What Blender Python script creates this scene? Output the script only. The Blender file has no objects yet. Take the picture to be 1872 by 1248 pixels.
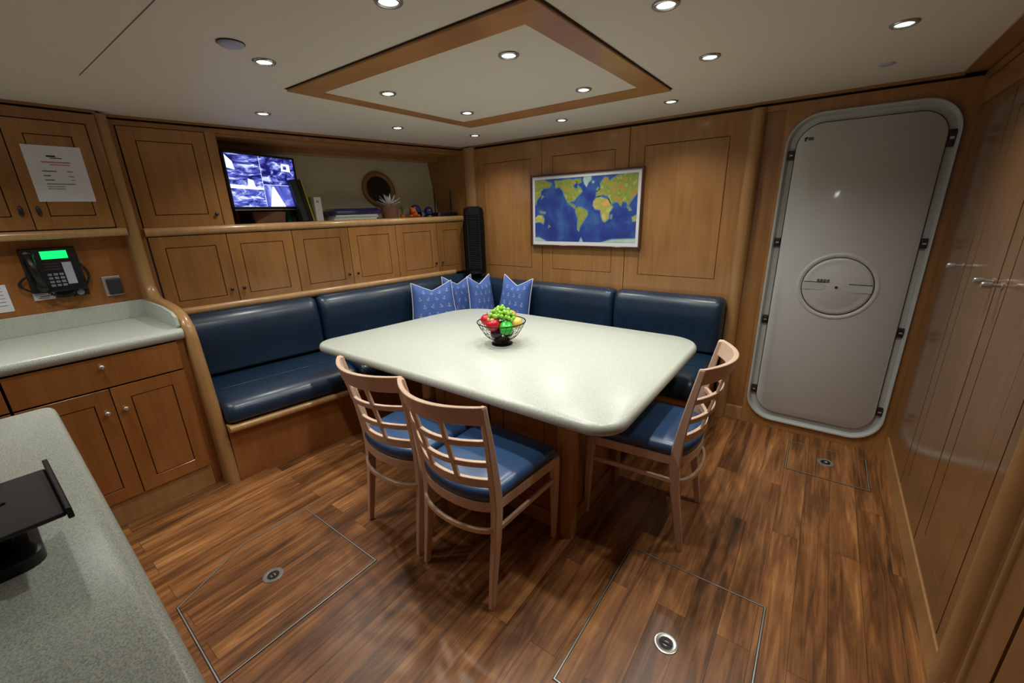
import bpy, bmesh, math, random
from mathutils import Vector, Matrix
random.seed(7)
sc = bpy.context.scene
COL = sc.collection
H = 2.05

# ---------------------------------------------------------------- camera
cd = bpy.data.cameras.new('camera'); cam = bpy.data.objects.new('camera', cd); COL.objects.link(cam)
cd.sensor_width = 36.0; cd.lens = 758.66 / 1872 * 36
yaw, pitch, roll = map(math.radians, (36.826, -17.589, -1.77))
f = Vector((-math.sin(yaw) * math.cos(pitch), math.cos(yaw) * math.cos(pitch), math.sin(pitch)))
r = f.cross(Vector((0, 0, 1))).normalized(); u = r.cross(f)
r2 = math.cos(roll) * r + math.sin(roll) * u; u2 = -math.sin(roll) * r + math.cos(roll) * u
cam.matrix_world = Matrix(((r2.x, u2.x, -f.x, 2.6897), (r2.y, u2.y, -f.y, -3.1061), (r2.z, u2.z, -f.z, 1.4908), (0, 0, 0, 1)))
cd.clip_start = 0.02
sc.camera = cam
# ---------------------------------------------------------------- exposure and sky
sc.view_settings.view_transform = 'Standard'; sc.view_settings.look = 'None'
sc.view_settings.gamma = 1.0; sc.view_settings.use_curve_mapping = False
sc.view_settings.exposure = 0.32
wd = bpy.data.worlds.new('world'); sc.world = wd; wd.use_nodes = True
bg = wd.node_tree.nodes['Background']; bg.inputs[0].default_value = (0.75, 0.85, 1.0, 1); bg.inputs[1].default_value = 0.12
SPOT_W = 17.5

# ---------------------------------------------------------------- materials
def srgb(c):
    return tuple(((x / 255) / 12.92 if x / 255 <= .04045 else ((x / 255 + .055) / 1.055) ** 2.4) for x in c) + (1,)

class NT:
    def __init__(s, name):
        s.m = bpy.data.materials.new(name); s.m.use_nodes = True
        s.t = s.m.node_tree; s.b = s.t.nodes['Principled BSDF']
    def n(s, kind, **kw):
        nd = s.t.nodes.new(kind)
        for k, v in kw.items():
            if k in nd.inputs: nd.inputs[k].default_value = v
            else: setattr(nd, k, v)
        return nd
    def l(s, a, b): s.t.links.new(a, b)

def plain(name, c, rough=.5, metal=0, coat=0, emit=None, es=0, bump=0, bscale=200, trans=0, spec=.5):
    T = NT(name); b = T.b
    b.inputs['Base Color'].default_value = srgb(c); b.inputs['Roughness'].default_value = rough
    b.inputs['Metallic'].default_value = metal; b.inputs['Coat Weight'].default_value = coat
    b.inputs['Coat Roughness'].default_value = .08; b.inputs['Specular IOR Level'].default_value = spec
    if trans: b.inputs['Transmission Weight'].default_value = trans
    if emit: b.inputs['Emission Color'].default_value = srgb(emit); b.inputs['Emission Strength'].default_value = es
    nz = T.n('ShaderNodeTexNoise', Scale=float(bscale), Detail=3.0)
    if bump:
        bp = T.n('ShaderNodeBump', Strength=bump, Distance=.002); T.l(nz.outputs['Fac'], bp.inputs['Height']); T.l(bp.outputs[0], b.inputs['Normal'])
    else:
        mp = T.n('ShaderNodeMapRange'); mp.inputs[3].default_value = max(0, rough - .04); mp.inputs[4].default_value = min(1, rough + .04)
        T.l(nz.outputs['Fac'], mp.inputs[0]); T.l(mp.outputs[0], b.inputs['Roughness'])
    return T.m

def wood(name, c1, c2, scale=(30, 30, 2.2), rough=.28, coat=.3, coord='Object', var=.12):
    T = NT(name)
    tc = T.n('ShaderNodeTexCoord'); mp = T.n('ShaderNodeMapping'); mp.inputs['Scale'].default_value = scale
    oi = T.n('ShaderNodeObjectInfo'); ad = T.n('ShaderNodeVectorMath', operation='ADD')
    cb = T.n('ShaderNodeCombineXYZ'); ml = T.n('ShaderNodeMath', operation='MULTIPLY'); ml.inputs[1].default_value = 37.0
    T.l(oi.outputs['Random'], ml.inputs[0]); T.l(ml.outputs[0], cb.inputs[2]); T.l(ml.outputs[0], cb.inputs[0])
    T.l(tc.outputs[coord], ad.inputs[0]); T.l(cb.outputs[0], ad.inputs[1]); T.l(ad.outputs[0], mp.inputs[0])
    nz = T.n('ShaderNodeTexNoise', Scale=1.0, Detail=5.0, Roughness=.6, Distortion=.6); T.l(mp.outputs[0], nz.inputs[0])
    n2 = T.n('ShaderNodeTexNoise', Scale=3.0, Detail=2.0); T.l(ad.outputs[0], n2.inputs[0])
    mx = T.n('ShaderNodeMath', operation='MULTIPLY_ADD'); mx.inputs[1].default_value = .55
    T.l(nz.outputs['Fac'], mx.inputs[0]); hm = T.n('ShaderNodeMath', operation='MULTIPLY'); hm.inputs[1].default_value = .45
    T.l(n2.outputs['Fac'], hm.inputs[0]); T.l(hm.outputs[0], mx.inputs[2])
    cr = T.n('ShaderNodeValToRGB'); cr.color_ramp.elements[0].position = .36; cr.color_ramp.elements[1].position = .66
    cr.color_ramp.elements[0].color = srgb(c1); cr.color_ramp.elements[1].color = srgb(c2)
    T.l(mx.outputs[0], cr.inputs[0])
    hs = T.n('ShaderNodeHueSaturation'); mr = T.n('ShaderNodeMapRange'); mr.inputs[3].default_value = 1 - var; mr.inputs[4].default_value = 1 + var
    T.l(oi.outputs['Random'], mr.inputs[0]); T.l(mr.outputs[0], hs.inputs['Value']); T.l(cr.outputs[0], hs.inputs['Color'])
    T.l(hs.outputs[0], T.b.inputs['Base Color'])
    T.b.inputs['Roughness'].default_value = rough; T.b.inputs['Coat Weight'].default_value = coat; T.b.inputs['Coat Roughness'].default_value = .12
    bp = T.n('ShaderNodeBump', Strength=.03, Distance=.001); T.l(nz.outputs['Fac'], bp.inputs['Height']); T.l(bp.outputs[0], T.b.inputs['Normal'])
    return T.m

M = {}
M['cherry'] = wood('varnished_cherry', (140, 95, 50), (166, 118, 68))
M['cherry_rail'] = wood('varnished_cherry_rail', (148, 102, 56), (174, 126, 74), var=.03)
M['galley'] = wood('varnished_galley_wood', (146, 90, 44), (168, 110, 60), var=.06)
M['closet'] = wood('gloss_closet_wood', (122, 86, 52), (142, 104, 66), rough=.2, coat=.22, var=.03)
M['trim'] = wood('pale_maple_trim', (176, 134, 88), (198, 156, 108), rough=.3, var=.04)
M['post'] = wood('maple_post', (158, 118, 72), (180, 138, 90), rough=.3, var=.04)
M['beam'] = wood('ceiling_beam_wood', (172, 118, 68), (194, 142, 88), scale=(4, 4, 4), var=.03)
M['chair'] = wood('limed_beech', (200, 168, 144), (218, 188, 166), rough=.38, coat=.1, var=.03)
M['groove'] = plain('dark_groove', (28, 14, 8), .8)
M['line'] = plain('brown_groove', (34, 17, 8), .8)
M['ceiling'] = plain('cream_headliner', (228, 220, 208), .55, bump=.05, bscale=400)
M['seamline'] = plain('headliner_seam', (110, 98, 92), .8)
M['hull'] = plain('painted_hull_lining', (205, 198, 172), .6)
M['white'] = plain('door_gelcoat', (194, 194, 192), .4, coat=.3)
M['white2'] = plain('door_rim_gelcoat', (186, 192, 190), .22, coat=.5)
M['gasket'] = plain('black_rubber', (12, 12, 14), .5)
M['steel'] = plain('brushed_steel', (205, 205, 200), .3, metal=.7)
M['darksteel'] = plain('dark_hinge_steel', (70, 66, 66), .35, metal=.8)
M['black'] = plain('black_plastic', (16, 16, 20), .38)
M['fanblack'] = plain('matt_black_plastic', (9, 9, 13), .6, spec=.2)
M['black2'] = plain('charcoal_plastic', (44, 40, 44), .5)
M['paper'] = plain('paper', (225, 225, 232), .8)
M['ink'] = plain('grey_ink', (110, 108, 120), .8)
M['inkred'] = plain('red_ink', (190, 120, 120), .8)
M['inkteal'] = plain('teal_ink', (110, 150, 150), .8)
M['frame'] = wood('dark_walnut_frame', (62, 34, 22), (84, 48, 30), var=.02)
M['piping'] = plain('white_piping', (225, 225, 225), .7)
M['lens'] = plain('lamp_lens', (255, 255, 255), .4, emit=(235, 255, 235), es=9.0)
M['chrome'] = plain('chrome_bezel', (190, 190, 186), .2, metal=.75)
M['wicker'] = plain('wicker', (120, 84, 60), .8, bump=.8, bscale=120)
M['red'] = plain('red_cover', (190, 25, 35), .5); M['green'] = plain('green_cover', (20, 105, 60), .5)
M['yellow'] = plain('yellow_folder', (170, 165, 40), .5); M['dkbook'] = plain('dark_cover', (40, 42, 38), .6)
M['whitebox'] = plain('white_card', (200, 202, 196), .6); M['mint'] = plain('pale_green_folder', (150, 175, 155), .5)
M['bluepl'] = plain('navy_gloss_box', (30, 36, 90), .2, coat=.5)
M['petal'] = plain('white_petal', (225, 225, 225), .6); M['orange'] = plain('orange_plush', (205, 110, 30), .7, bump=.5)
M['bluecap'] = plain('blue_cap', (45, 60, 130), .7); M['leafy'] = plain('leaf', (90, 100, 40), .6)
M['wire'] = plain('bronze_wire', (30, 22, 20), .35, metal=.7)
M['apple'] = plain('red_apple', (190, 22, 40), .25, coat=.4); M['grape'] = plain('green_grape', (140, 195, 70), .22, coat=.3)
M['pepper'] = plain('green_pepper', (40, 175, 50), .22, coat=.4); M['lemon'] = plain('yellow_fruit', (225, 195, 90), .4)
M['peach'] = plain('peach_skin', (225, 140, 70), .5); M['plum'] = plain('dark_plum', (58, 22, 34), .3, coat=.3)
M['stem'] = plain('stem', (80, 60, 30), .7)
M['lcd'] = plain('green_display', (0, 200, 90), .4, emit=(10, 235, 110), es=1.1)
M['key'] = plain('phone_key', (130, 134, 142), .4); M['label'] = plain('phone_label_strip', (170, 170, 185), .5)
M['display'] = plain('door_mark', (40, 90, 80), .4); M['icon'] = plain('icon_strip', (90, 85, 85), .5)
M['detector'] = plain('detector_white', (175, 178, 205), .4)
M['land'] = None

def leather(name, ca, cb):
    T = NT(name); b = T.b
    b.inputs['Roughness'].default_value = .38; b.inputs['Coat Weight'].default_value = .3; b.inputs['Coat Roughness'].default_value = .22
    tc = T.n('ShaderNodeTexCoord'); n1 = T.n('ShaderNodeTexNoise', Scale=6.0, Detail=4.0); n2 = T.n('ShaderNodeTexVoronoi', Scale=300.0)
    T.l(tc.outputs['Object'], n1.inputs[0]); T.l(tc.outputs['Object'], n2.inputs[0])
    cr = T.n('ShaderNodeValToRGB'); cr.color_ramp.elements[0].color = srgb(ca); cr.color_ramp.elements[1].color = srgb(cb)
    T.l(n1.outputs['Fac'], cr.inputs[0]); T.l(cr.outputs[0], b.inputs['Base Color'])
    b1 = T.n('ShaderNodeBump', Strength=.35, Distance=.012); b2 = T.n('ShaderNodeBump', Strength=.12, Distance=.001)
    T.l(n1.outputs['Fac'], b1.inputs['Height']); T.l(n2.outputs['Distance'], b2.inputs['Height'])
    T.l(b1.outputs[0], b2.inputs['Normal']); T.l(b2.outputs[0], b.inputs['Normal'])
    return T.m
M['leather'] = leather('navy_leather', (14, 31, 50), (26, 54, 80))
M['chairleather'] = leather('blue_seat_leather', (34, 62, 100), (48, 82, 126))

def fabric():
    T = NT('blue_cotton'); b = T.b; b.inputs['Roughness'].default_value = .85
    tc = T.n('ShaderNodeTexCoord'); n1 = T.n('ShaderNodeTexNoise', Scale=9.0, Detail=3.0); T.l(tc.outputs['Object'], n1.inputs[0])
    cr = T.n('ShaderNodeValToRGB'); cr.color_ramp.elements[0].color = srgb((62, 92, 162)); cr.color_ramp.elements[1].color = srgb((84, 116, 188))
    T.l(n1.outputs['Fac'], cr.inputs[0]); T.l(cr.outputs[0], b.inputs['Base Color'])
    bp = T.n('ShaderNodeBump', Strength=.5, Distance=.015); T.l(n1.outputs['Fac'], bp.inputs['Height']); T.l(bp.outputs[0], b.inputs['Normal'])
    return T.m
M['fabric'] = fabric()
M['motif'] = plain('pale_motif_print', (165, 185, 225), .85)

def solid_surface():
    T = NT('speckled_solid_surface'); b = T.b; b.inputs['Roughness'].default_value = .3
    tc = T.n('ShaderNodeNewGeometry'); n1 = T.n('ShaderNodeTexNoise', Scale=420.0, Detail=2.0); T.l(tc.outputs['Position'], n1.inputs[0])
    cr = T.n('ShaderNodeValToRGB'); e = cr.color_ramp.elements
    e[0].position = .34; e[0].color = srgb((156, 162, 152)); e[1].position = .6; e[1].color = srgb((204, 210, 200))
    T.l(n1.outputs['Fac'], cr.inputs[0]); T.l(cr.outputs[0], b.inputs['Base Color'])
    return T.m
M['stone'] = solid_surface()

def floor_mat():
    T = NT('oak_plank_floor'); b = T.b
    g = T.n('ShaderNodeNewGeometry'); mp = T.n('ShaderNodeMapping'); mp.inputs['Rotation'].default_value = (0, 0, math.pi / 2)
    T.l(g.outputs['Position'], mp.inputs[0])
    br = T.n('ShaderNodeTexBrick', Scale=1.0); br.inputs['Brick Width'].default_value = 1.1; br.inputs['Row Height'].default_value = .108
    br.inputs['Mortar Size'].default_value = .0007; br.inputs['Color1'].default_value = (0, 0, 0, 1); br.inputs['Color2'].default_value = (1, 1, 1, 1)
    br.inputs['Mortar'].default_value = (0, 0, 0, 1); br.offset = .37; br.inputs['Bias'].default_value = 0
    T.l(mp.outputs[0], br.inputs[0])
    # per-plank offset pushes the grain pattern so neighbours differ
    sc_ = T.n('ShaderNodeVectorMath', operation='SCALE'); sc_.inputs[3].default_value = 7.0; T.l(br.outputs['Color'], sc_.inputs[0])
    ad = T.n('ShaderNodeVectorMath', operation='ADD'); T.l(g.outputs['Position'], ad.inputs[0]); T.l(sc_.outputs[0], ad.inputs[1])
    m2 = T.n('ShaderNodeMapping'); m2.inputs['Scale'].default_value = (34, 2.2, 1); T.l(ad.outputs[0], m2.inputs[0])
    n1 = T.n('ShaderNodeTexNoise', Scale=1.0, Detail=7.0, Roughness=.62, Distortion=1.2); T.l(m2.outputs[0], n1.inputs[0])
    m3 = T.n('ShaderNodeMapping'); m3.inputs['Scale'].default_value = (13, 1.8, 1); T.l(ad.outputs[0], m3.inputs[0])
    n2 = T.n('ShaderNodeTexNoise', Scale=1.0, Detail=4.0, Distortion=.5); T.l(m3.outputs[0], n2.inputs[0])
    a = T.n('ShaderNodeMath', operation='MULTIPLY'); a.inputs[1].default_value = .5; T.l(n1.outputs['Fac'], a.inputs[0])
    c = T.n('ShaderNodeMath', operation='MULTIPLY_ADD'); c.inputs[1].default_value = .36; T.l(n2.outputs['Fac'], c.inputs[0]); T.l(a.outputs[0], c.inputs[2])
    sp = T.n('ShaderNodeSeparateColor'); T.l(br.outputs['Color'], sp.inputs[0])
    d = T.n('ShaderNodeMath', operation='MULTIPLY_ADD'); d.inputs[1].default_value = .10; T.l(sp.outputs[0], d.inputs[0]); T.l(c.outputs[0], d.inputs[2])
    cr = T.n('ShaderNodeValToRGB'); e = cr.color_ramp.elements
    e[0].position = .34; e[0].color = srgb((72, 46, 26)); e[1].position = .66; e[1].color = srgb((194, 138, 86))
    x = e.new(.43); x.color = srgb((112, 72, 40)); x = e.new(.52); x.color = srgb((148, 98, 56))
    T.l(d.outputs[0], cr.inputs[0])
    mx = T.n('ShaderNodeMixRGB'); mx.inputs[2].default_value = srgb((40, 22, 12)); T.l(br.outputs['Fac'], mx.inputs[0]); T.l(cr.outputs[0], mx.inputs[1])
    T.l(mx.outputs[0], b.inputs['Base Color'])
    b.inputs['Roughness'].default_value = .33
    bp = T.n('ShaderNodeBump', Strength=.18, Distance=.002); T.l(n1.outputs['Fac'], bp.inputs['Height']); T.l(bp.outputs[0], b.inputs['Normal'])
    return T.m
M['floor'] = floor_mat()

def land(name, cols, scale, emission=False):
    T = NT(name); b = T.b; b.inputs['Roughness'].default_value = .35
    g = T.n('ShaderNodeNewGeometry'); n1 = T.n('ShaderNodeTexNoise', Scale=scale, Detail=5.0); T.l(g.outputs['Position'], n1.inputs[0])
    cr = T.n('ShaderNodeValToRGB'); e = cr.color_ramp.elements
    e[0].position = .35; e[1].position = .65; e[0].color = srgb(cols[0]); e[1].color = srgb(cols[-1])
    for i, c in enumerate(cols[1:-1]):
        q = e.new(.35 + .3 * (i + 1) / (len(cols) - 1)); q.color = srgb(c)
    T.l(n1.outputs['Fac'], cr.inputs[0]); T.l(cr.outputs[0], b.inputs['Base Color'])
    return T.m
M['sea'] = land('printed_ocean', [(44, 58, 140), (52, 78, 158), (66, 104, 170)], 9.0)
M['land'] = land('printed_land', [(190, 140, 80), (160, 168, 74), (128, 156, 72), (190, 178, 100)], 22.0)
M['shelf_sea'] = land('printed_shallow_sea', [(84, 128, 180), (104, 150, 178)], 20.0)
M['ice'] = land('printed_ice', [(200, 215, 205), (160, 200, 190)], 12.0)
M['desert'] = land('printed_dry_land', [(215, 195, 120), (170, 175, 90), (225, 175, 95)], 14.0)

def screen(name, scale, sx, lo, hi, es):
    T = NT(name); b = T.b; b.inputs['Roughness'].default_value = .3; b.inputs['Base Color'].default_value = (0, 0, 0, 1)
    tc = T.n('ShaderNodeTexCoord'); mp = T.n('ShaderNodeMapping'); mp.inputs['Scale'].default_value = sx
    T.l(tc.outputs['Object'], mp.inputs[0])
    n1 = T.n('ShaderNodeTexNoise', Scale=scale, Detail=6.0, Roughness=.65, Distortion=.8); T.l(mp.outputs[0], n1.inputs[0])
    cr = T.n('ShaderNodeValToRGB'); e = cr.color_ramp.elements
    e[0].position = lo; e[0].color = srgb((22, 20, 90)); e[1].position = hi; e[1].color = srgb((215, 230, 255))
    q = e.new((lo + hi) / 2); q.color = srgb((88, 98, 200))
    T.l(n1.outputs['Fac'], cr.inputs[0]); T.l(cr.outputs[0], b.inputs['Emission Color']); b.inputs['Emission Strength'].default_value = es
    return T.m
M['scr1'] = screen('camera_view_deck', 9, (1, 1, 5), .42, .66, 1.0)
M['scr2'] = screen('camera_view_machinery', 14, (1, 1, 2), .45, .66, 1.0)
M['scr3'] = screen('camera_view_rail', 12, (1, 1, 3), .36, .62, 1.0)
M['scr4'] = screen('camera_view_passage', 5, (1, 1, 1), .40, .75, 1.0)
M['scrw'] = plain('screen_white', (0, 0, 0), .4, emit=(225, 240, 255), es=1.1)

# ---------------------------------------------------------------- geometry helpers
def box(bm, x0, x1, y0, y1, z0, z1, mi=0):
    x0, x1 = sorted((x0, x1)); y0, y1 = sorted((y0, y1)); z0, z1 = sorted((z0, z1))
    v = [bm.verts.new(p) for p in ((x0, y0, z0), (x1, y0, z0), (x1, y1, z0), (x0, y1, z0), (x0, y0, z1), (x1, y0, z1), (x1, y1, z1), (x0, y1, z1))]
    for q in ((0, 3, 2, 1), (4, 5, 6, 7), (0, 1, 5, 4), (1, 2, 6, 5), (2, 3, 7, 6), (3, 0, 4, 7)):
        fc = bm.faces.new([v[i] for i in q]); fc.material_index = mi
def loft(bm, rings, closed=True, cap=True, mi=0, loop=False):
    R = [[bm.verts.new(p) for p in ring] for ring in rings]
    n = len(R[0]); k = len(R)
    for i in range(k if loop else k - 1):
        a, b = R[i], R[(i + 1) % k]
        for j in range(n if closed else n - 1):
            fc = bm.faces.new((a[j], a[(j + 1) % n], b[(j + 1) % n], b[j])); fc.material_index = mi
    if cap and closed and not loop:
        fc = bm.faces.new(list(reversed(R[0]))); fc.material_index = mi
        fc = bm.faces.new(R[-1]); fc.material_index = mi
    return R
def prism(bm, pts, t, mi=0):
    """pts: list of 3-D points, t: thickness vector"""
    t = Vector(t); loft(bm, [[Vector(p) for p in pts], [Vector(p) + t for p in pts]], mi=mi)
def tube(bm, path, rad, n=8, loop=False, mi=0):
    path = [Vector(p) for p in path]; rings = []; k = len(path); up = None
    for i, p in enumerate(path):
        if loop: t = path[(i + 1) % k] - path[i - 1]
        else: t = path[min(i + 1, k - 1)] - path[max(i - 1, 0)]
        t.normalize()
        if up is None: up = Vector((0, 0, 1)) if abs(t.z) < .9 else Vector((1, 0, 0))
        s = t.cross(up).normalized(); w = s.cross(t).normalized(); up = w
        rr = rad[i] if isinstance(rad, (list, tuple)) else rad
        rings.append([p + rr * (math.cos(2 * math.pi * j / n) * s + math.sin(2 * math.pi * j / n) * w) for j in range(n)])
    loft(bm, rings, loop=loop, mi=mi)
def strip(bm, path, w, h, upv=(0, 0, 1), mi=0, loop=False):
    """rectangular section swept along path; w across, h along upv (w,h numbers or per-point lists)"""
    path = [Vector(p) for p in path]; upv = Vector(upv); rings = []; k = len(path)
    for i, p in enumerate(path):
        t = (path[(i + 1) % k] - path[i - 1]) if loop else (path[min(i + 1, k - 1)] - path[max(i - 1, 0)]); t.normalize()
        s = t.cross(upv).normalized(); a = s.cross(t).normalized()
        ww = (w[i] if isinstance(w, (list, tuple)) else w) / 2; hh = (h[i] if isinstance(h, (list, tuple)) else h) / 2
        rings.append([p + s * ww + a * hh, p - s * ww + a * hh, p - s * ww - a * hh, p + s * ww - a * hh])
    loft(bm, rings, mi=mi, loop=loop)
def lathe(bm, prof, c=(0, 0, 0), n=24, mi=0, cap=False):
    c = Vector(c)
    rings = [[c + Vector((rr * math.cos(2 * math.pi * j / n), rr * math.sin(2 * math.pi * j / n), z)) for j in range(n)] for rr, z in prof]
    loft(bm, rings, cap=cap, mi=mi)
def disc(bm, c, rad, depth, axis='y', n=32, mi=0):
    c = Vector(c); pts = []
    for j in range(n):
        a = 2 * math.pi * j / n; ca, sa = rad * math.cos(a), rad * math.sin(a)
        pts.append(c + {'y': Vector((ca, 0, sa)), 'z': Vector((ca, sa, 0)), 'x': Vector((0, ca, sa))}[axis])
    prism(bm, pts, {'y': (0, depth, 0), 'z': (0, 0, depth), 'x': (depth, 0, 0)}[axis], mi)
def ball(bm, c, rx, ry=None, rz=None, n=16, m=10, mi=0):
    ry = ry or rx; rz = rz or rx; c = Vector(c)
    rings = []
    for i in range(1, m):
        th = math.pi * i / m
        rings.append([c + Vector((rx * math.sin(th) * math.cos(2 * math.pi * j / n), ry * math.sin(th) * math.sin(2 * math.pi * j / n), -rz * math.cos(th))) for j in range(n)])
    R = loft(bm, rings, cap=False, mi=mi)
    a = bm.verts.new(c + Vector((0, 0, -rz))); b = bm.verts.new(c + Vector((0, 0, rz)))
    for j in range(n):
        fc = bm.faces.new((a, R[0][(j + 1) % n], R[0][j])); fc.material_index = mi
        fc = bm.faces.new((b, R[-1][j], R[-1][(j + 1) % n])); fc.material_index = mi
def rrect(x0, x1, z0, z1, rad, n=8):
    out = []
    for cx, cz, a0 in ((x1 - rad, z0 + rad, -90), (x1 - rad, z1 - rad, 0), (x0 + rad, z1 - rad, 90), (x0 + rad, z0 + rad, 180)):
        for i in range(n + 1):
            a = math.radians(a0 + 90 * i / n); out.append((cx + rad * math.cos(a), cz + rad * math.sin(a)))
    return out

def obj(name, bm, mats, parent=None, loc=None, rz=0, smooth=False, bevel=0, seg=2, rot=None):
    bmesh.ops.recalc_face_normals(bm, faces=bm.faces)
    me = bpy.data.meshes.new(name); bm.to_mesh(me); bm.free()
    o = bpy.data.objects.new(name, me); COL.objects.link(o)
    for m in (mats if isinstance(mats, (list, tuple)) else [mats]): me.materials.append(M[m])
    if parent: o.parent = parent
    if loc is not None: o.location = loc
    o.rotation_euler = rot if rot else (0, 0, rz)
    if smooth:
        for p in me.polygons: p.use_smooth = True
        if smooth != 'all':
            try: me.set_sharp_from_angle(angle=math.radians(40))
            except Exception: pass
    if bevel:
        b = o.modifiers.new('bevel', 'BEVEL'); b.width = bevel; b.segments = seg; b.limit_method = 'ANGLE'; b.angle_limit = math.radians(50)
        b.harden_normals = False
    return o
def tag(o, label, cat, group=None, kind=None):
    o['label'] = label; o['category'] = cat
    if group: o['group'] = group
    if kind: o['kind'] = kind
    return o
def struct(o, label=None):
    o['kind'] = 'structure'
    if label: o['label'] = label
    return o
def thing(name, label, cat, loc=(0, 0, 0), rz=0, group=None):
    o = bpy.data.objects.new(name, None); COL.objects.link(o); o.location = loc; o.rotation_euler = (0, 0, rz); o.empty_display_size = .1
    return tag(o, label, cat, group)
def copy_tree(o, parent=None):
    c = o.copy(); COL.objects.link(c); c.parent = parent
    for ch in [x for x in bpy.data.objects if x.parent == o]: copy_tree(ch, c)
    return c
B = bmesh.new

# wall A: oblique hull-side furniture front. local x runs to the right (towards the corner), y into the wall
AA = math.radians(9.64); A_RZ = math.radians(90 - 9.64); A_LOC = (-.17, 0, 0)
def Ap(s, d, z=0):   # s along the wall from the corner, d out into the room
    return Vector((-.17 - math.sin(AA) * s + math.cos(AA) * d, -math.cos(AA) * s - math.sin(AA) * d, z))

def panel_door(bm, x0, x1, z0, z1, fr=.068, t=.02, panel=True, y=0.0, g=.002):
    """flat frame-and-panel door; front at y-t, groove around the panel. mats: 0 wood, 1 groove"""
    x0 += g; x1 -= g; z0 += g; z1 -= g; k = .0042
    box(bm, x0, x1, y - t + .006, y, z0, z1, 1)
    f0, f1 = y - t, y - t + .0065
    if not panel:
        box(bm, x0, x1, f0, f1, z0, z1, 0); return
    box(bm, x0, x0 + fr, f0, f1, z0, z1); box(bm, x1 - fr, x1, f0, f1, z0, z1)
    box(bm, x0 + fr, x1 - fr, f0, f1, z0, z0 + fr); box(bm, x0 + fr, x1 - fr, f0, f1, z1 - fr, z1)
    box(bm, x0 + fr + k, x1 - fr - k, f0 + .0012, f1, z0 + fr + k, z1 - fr - k)

# ================================================================= room shell
bm = B(); box(bm, -1.3, 3.4, -4.6, .05, -.05, 0); struct(obj('floor', bm, 'floor'))
bm = B(); box(bm, -1.3, 3.4, -4.6, .05, H, H + .05); struct(obj('ceiling', bm, 'ceiling'))
bm = B(); box(bm, .2, 3.1, -2.592, -2.589, H - .0008, H + .001); struct(obj('trim_1', bm, 'seamline'))

# wall_back: plane y=0, panelled bays
bm = B()
box(bm, -1.2, 3.25, .05, .07, 0, H, 1)
box(bm, -.1, 2.39, .03, .05, 0, H, 1)
def bay(x0, x1, p0, p1):
    z0, z1, q0, q1 = .60, 2.02, .995, 1.89; k = .0042; g = .0028
    a0, a1 = x0 + g, x1 - g
    box(bm, a0, p0, 0, .03, z0, z1); box(bm, p1, a1, 0, .03, z0, z1)
    box(bm, p0, p1, 0, .03, z0, q0); box(bm, p0, p1, 0, .03, q1, z1)
    box(bm, p0, p1, .006, .03, q0, q1, 1)
    box(bm, p0 + k, p1 - k, .0008, .01, q0 + k, q1 - k)
bay(.0, .722, .10, .612); bay(.722, 1.463, .823, 1.358); bay(1.463, 2.215, 1.572, 2.112)
box(bm, 2.29, 2.40, .018, .035, .1, 2.0, 2); box(bm, 2.215, 2.395, 0, .03, 1.995, 2.024)
struct(obj('wall_back', bm, ['cherry_rail', 'line', 'cherry']))
# door surround board with an opening cut behind the door
bm = B(); o_ = rrect(2.43, 3.125, .075, 1.945, .15); out = [(2.395, -0.0), (3.2, -0.0), (3.2, 2.024), (2.395, 2.024)]
def ring_between(bm, inner, outer_rect, y0, y1, mi=0):
    x0, z0 = outer_rect[0]; x1, z1 = outer_rect[2]; cx = (x0 + x1) / 2; cz = (z0 + z1) / 2; ou = []
    n4 = len(inner) // 4
    for i, (x, z) in enumerate(inner):
        q = i // n4; j = i % n4; t = j / (n4 - 1)
        # each rounded corner maps to its outer corner
        c = ((x1, z0), (x1, z1), (x0, z1), (x0, z0))[q]
        ax, az = c
        if t < .5: p = (x, c[1]) if q in (0, 2) else (c[0], z)
        elif t > .5: p = (c[0], z) if q in (0, 2) else (x, c[1])
        else: p = c
        ou.append(p)
    rings = [[(x, y0, z) for x, z in inner], [(x, y0, z) for x, z in ou], [(x, y1, z) for x, z in ou], [(x, y1, z) for x, z in inner]]
    loft(bm, rings, loop=True, mi=mi)
ring_between(bm, o_, out, 0.0, .05)
struct(obj('wall_front', bm, ['cherry_rail']))
bm = B(); box(bm, 2.2, 2.395, -.004, .03, 0, .10); struct(obj('baseboard_back', bm, 'post', bevel=.003))
# wall C
bm = B(); box(bm, 3.2, 3.25, -4.6, .05, 0, H); struct(obj('wall_right', bm, 'closet'))
# galley wall and hull lining
bm = B(); box(bm, -.62, -.575, -4.6, -2.44, 0, H); struct(obj('wall_left', bm, 'galley'))
bm = B()
hs = [(2.55, .66, 2.05), (-.06, .66, 2.05), (-.06, .30, 1.30), (2.55, .30, 1.30)]
def hull_pt(s, z):
    return Ap(s, -(.345 + (z - 1.446) * .19), z)
N = 26
P_H = (.655, 1.70, .155)
grid = {}
for i in range(61):
    for j in range(31):
        s = -.1 + 2.6 * i / 60; z = 1.35 + .7 * j / 30
        grid[i, j] = (s, z)
vs = {k: bm.verts.new(hull_pt(*v)) for k, v in grid.items()}
for i in range(60):
    for j in range(30):
        bm.faces.new((vs[i, j], vs[i + 1, j], vs[i + 1, j + 1], vs[i, j + 1]))
struct(obj('wall_hull', bm, 'hull', smooth=True))

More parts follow.
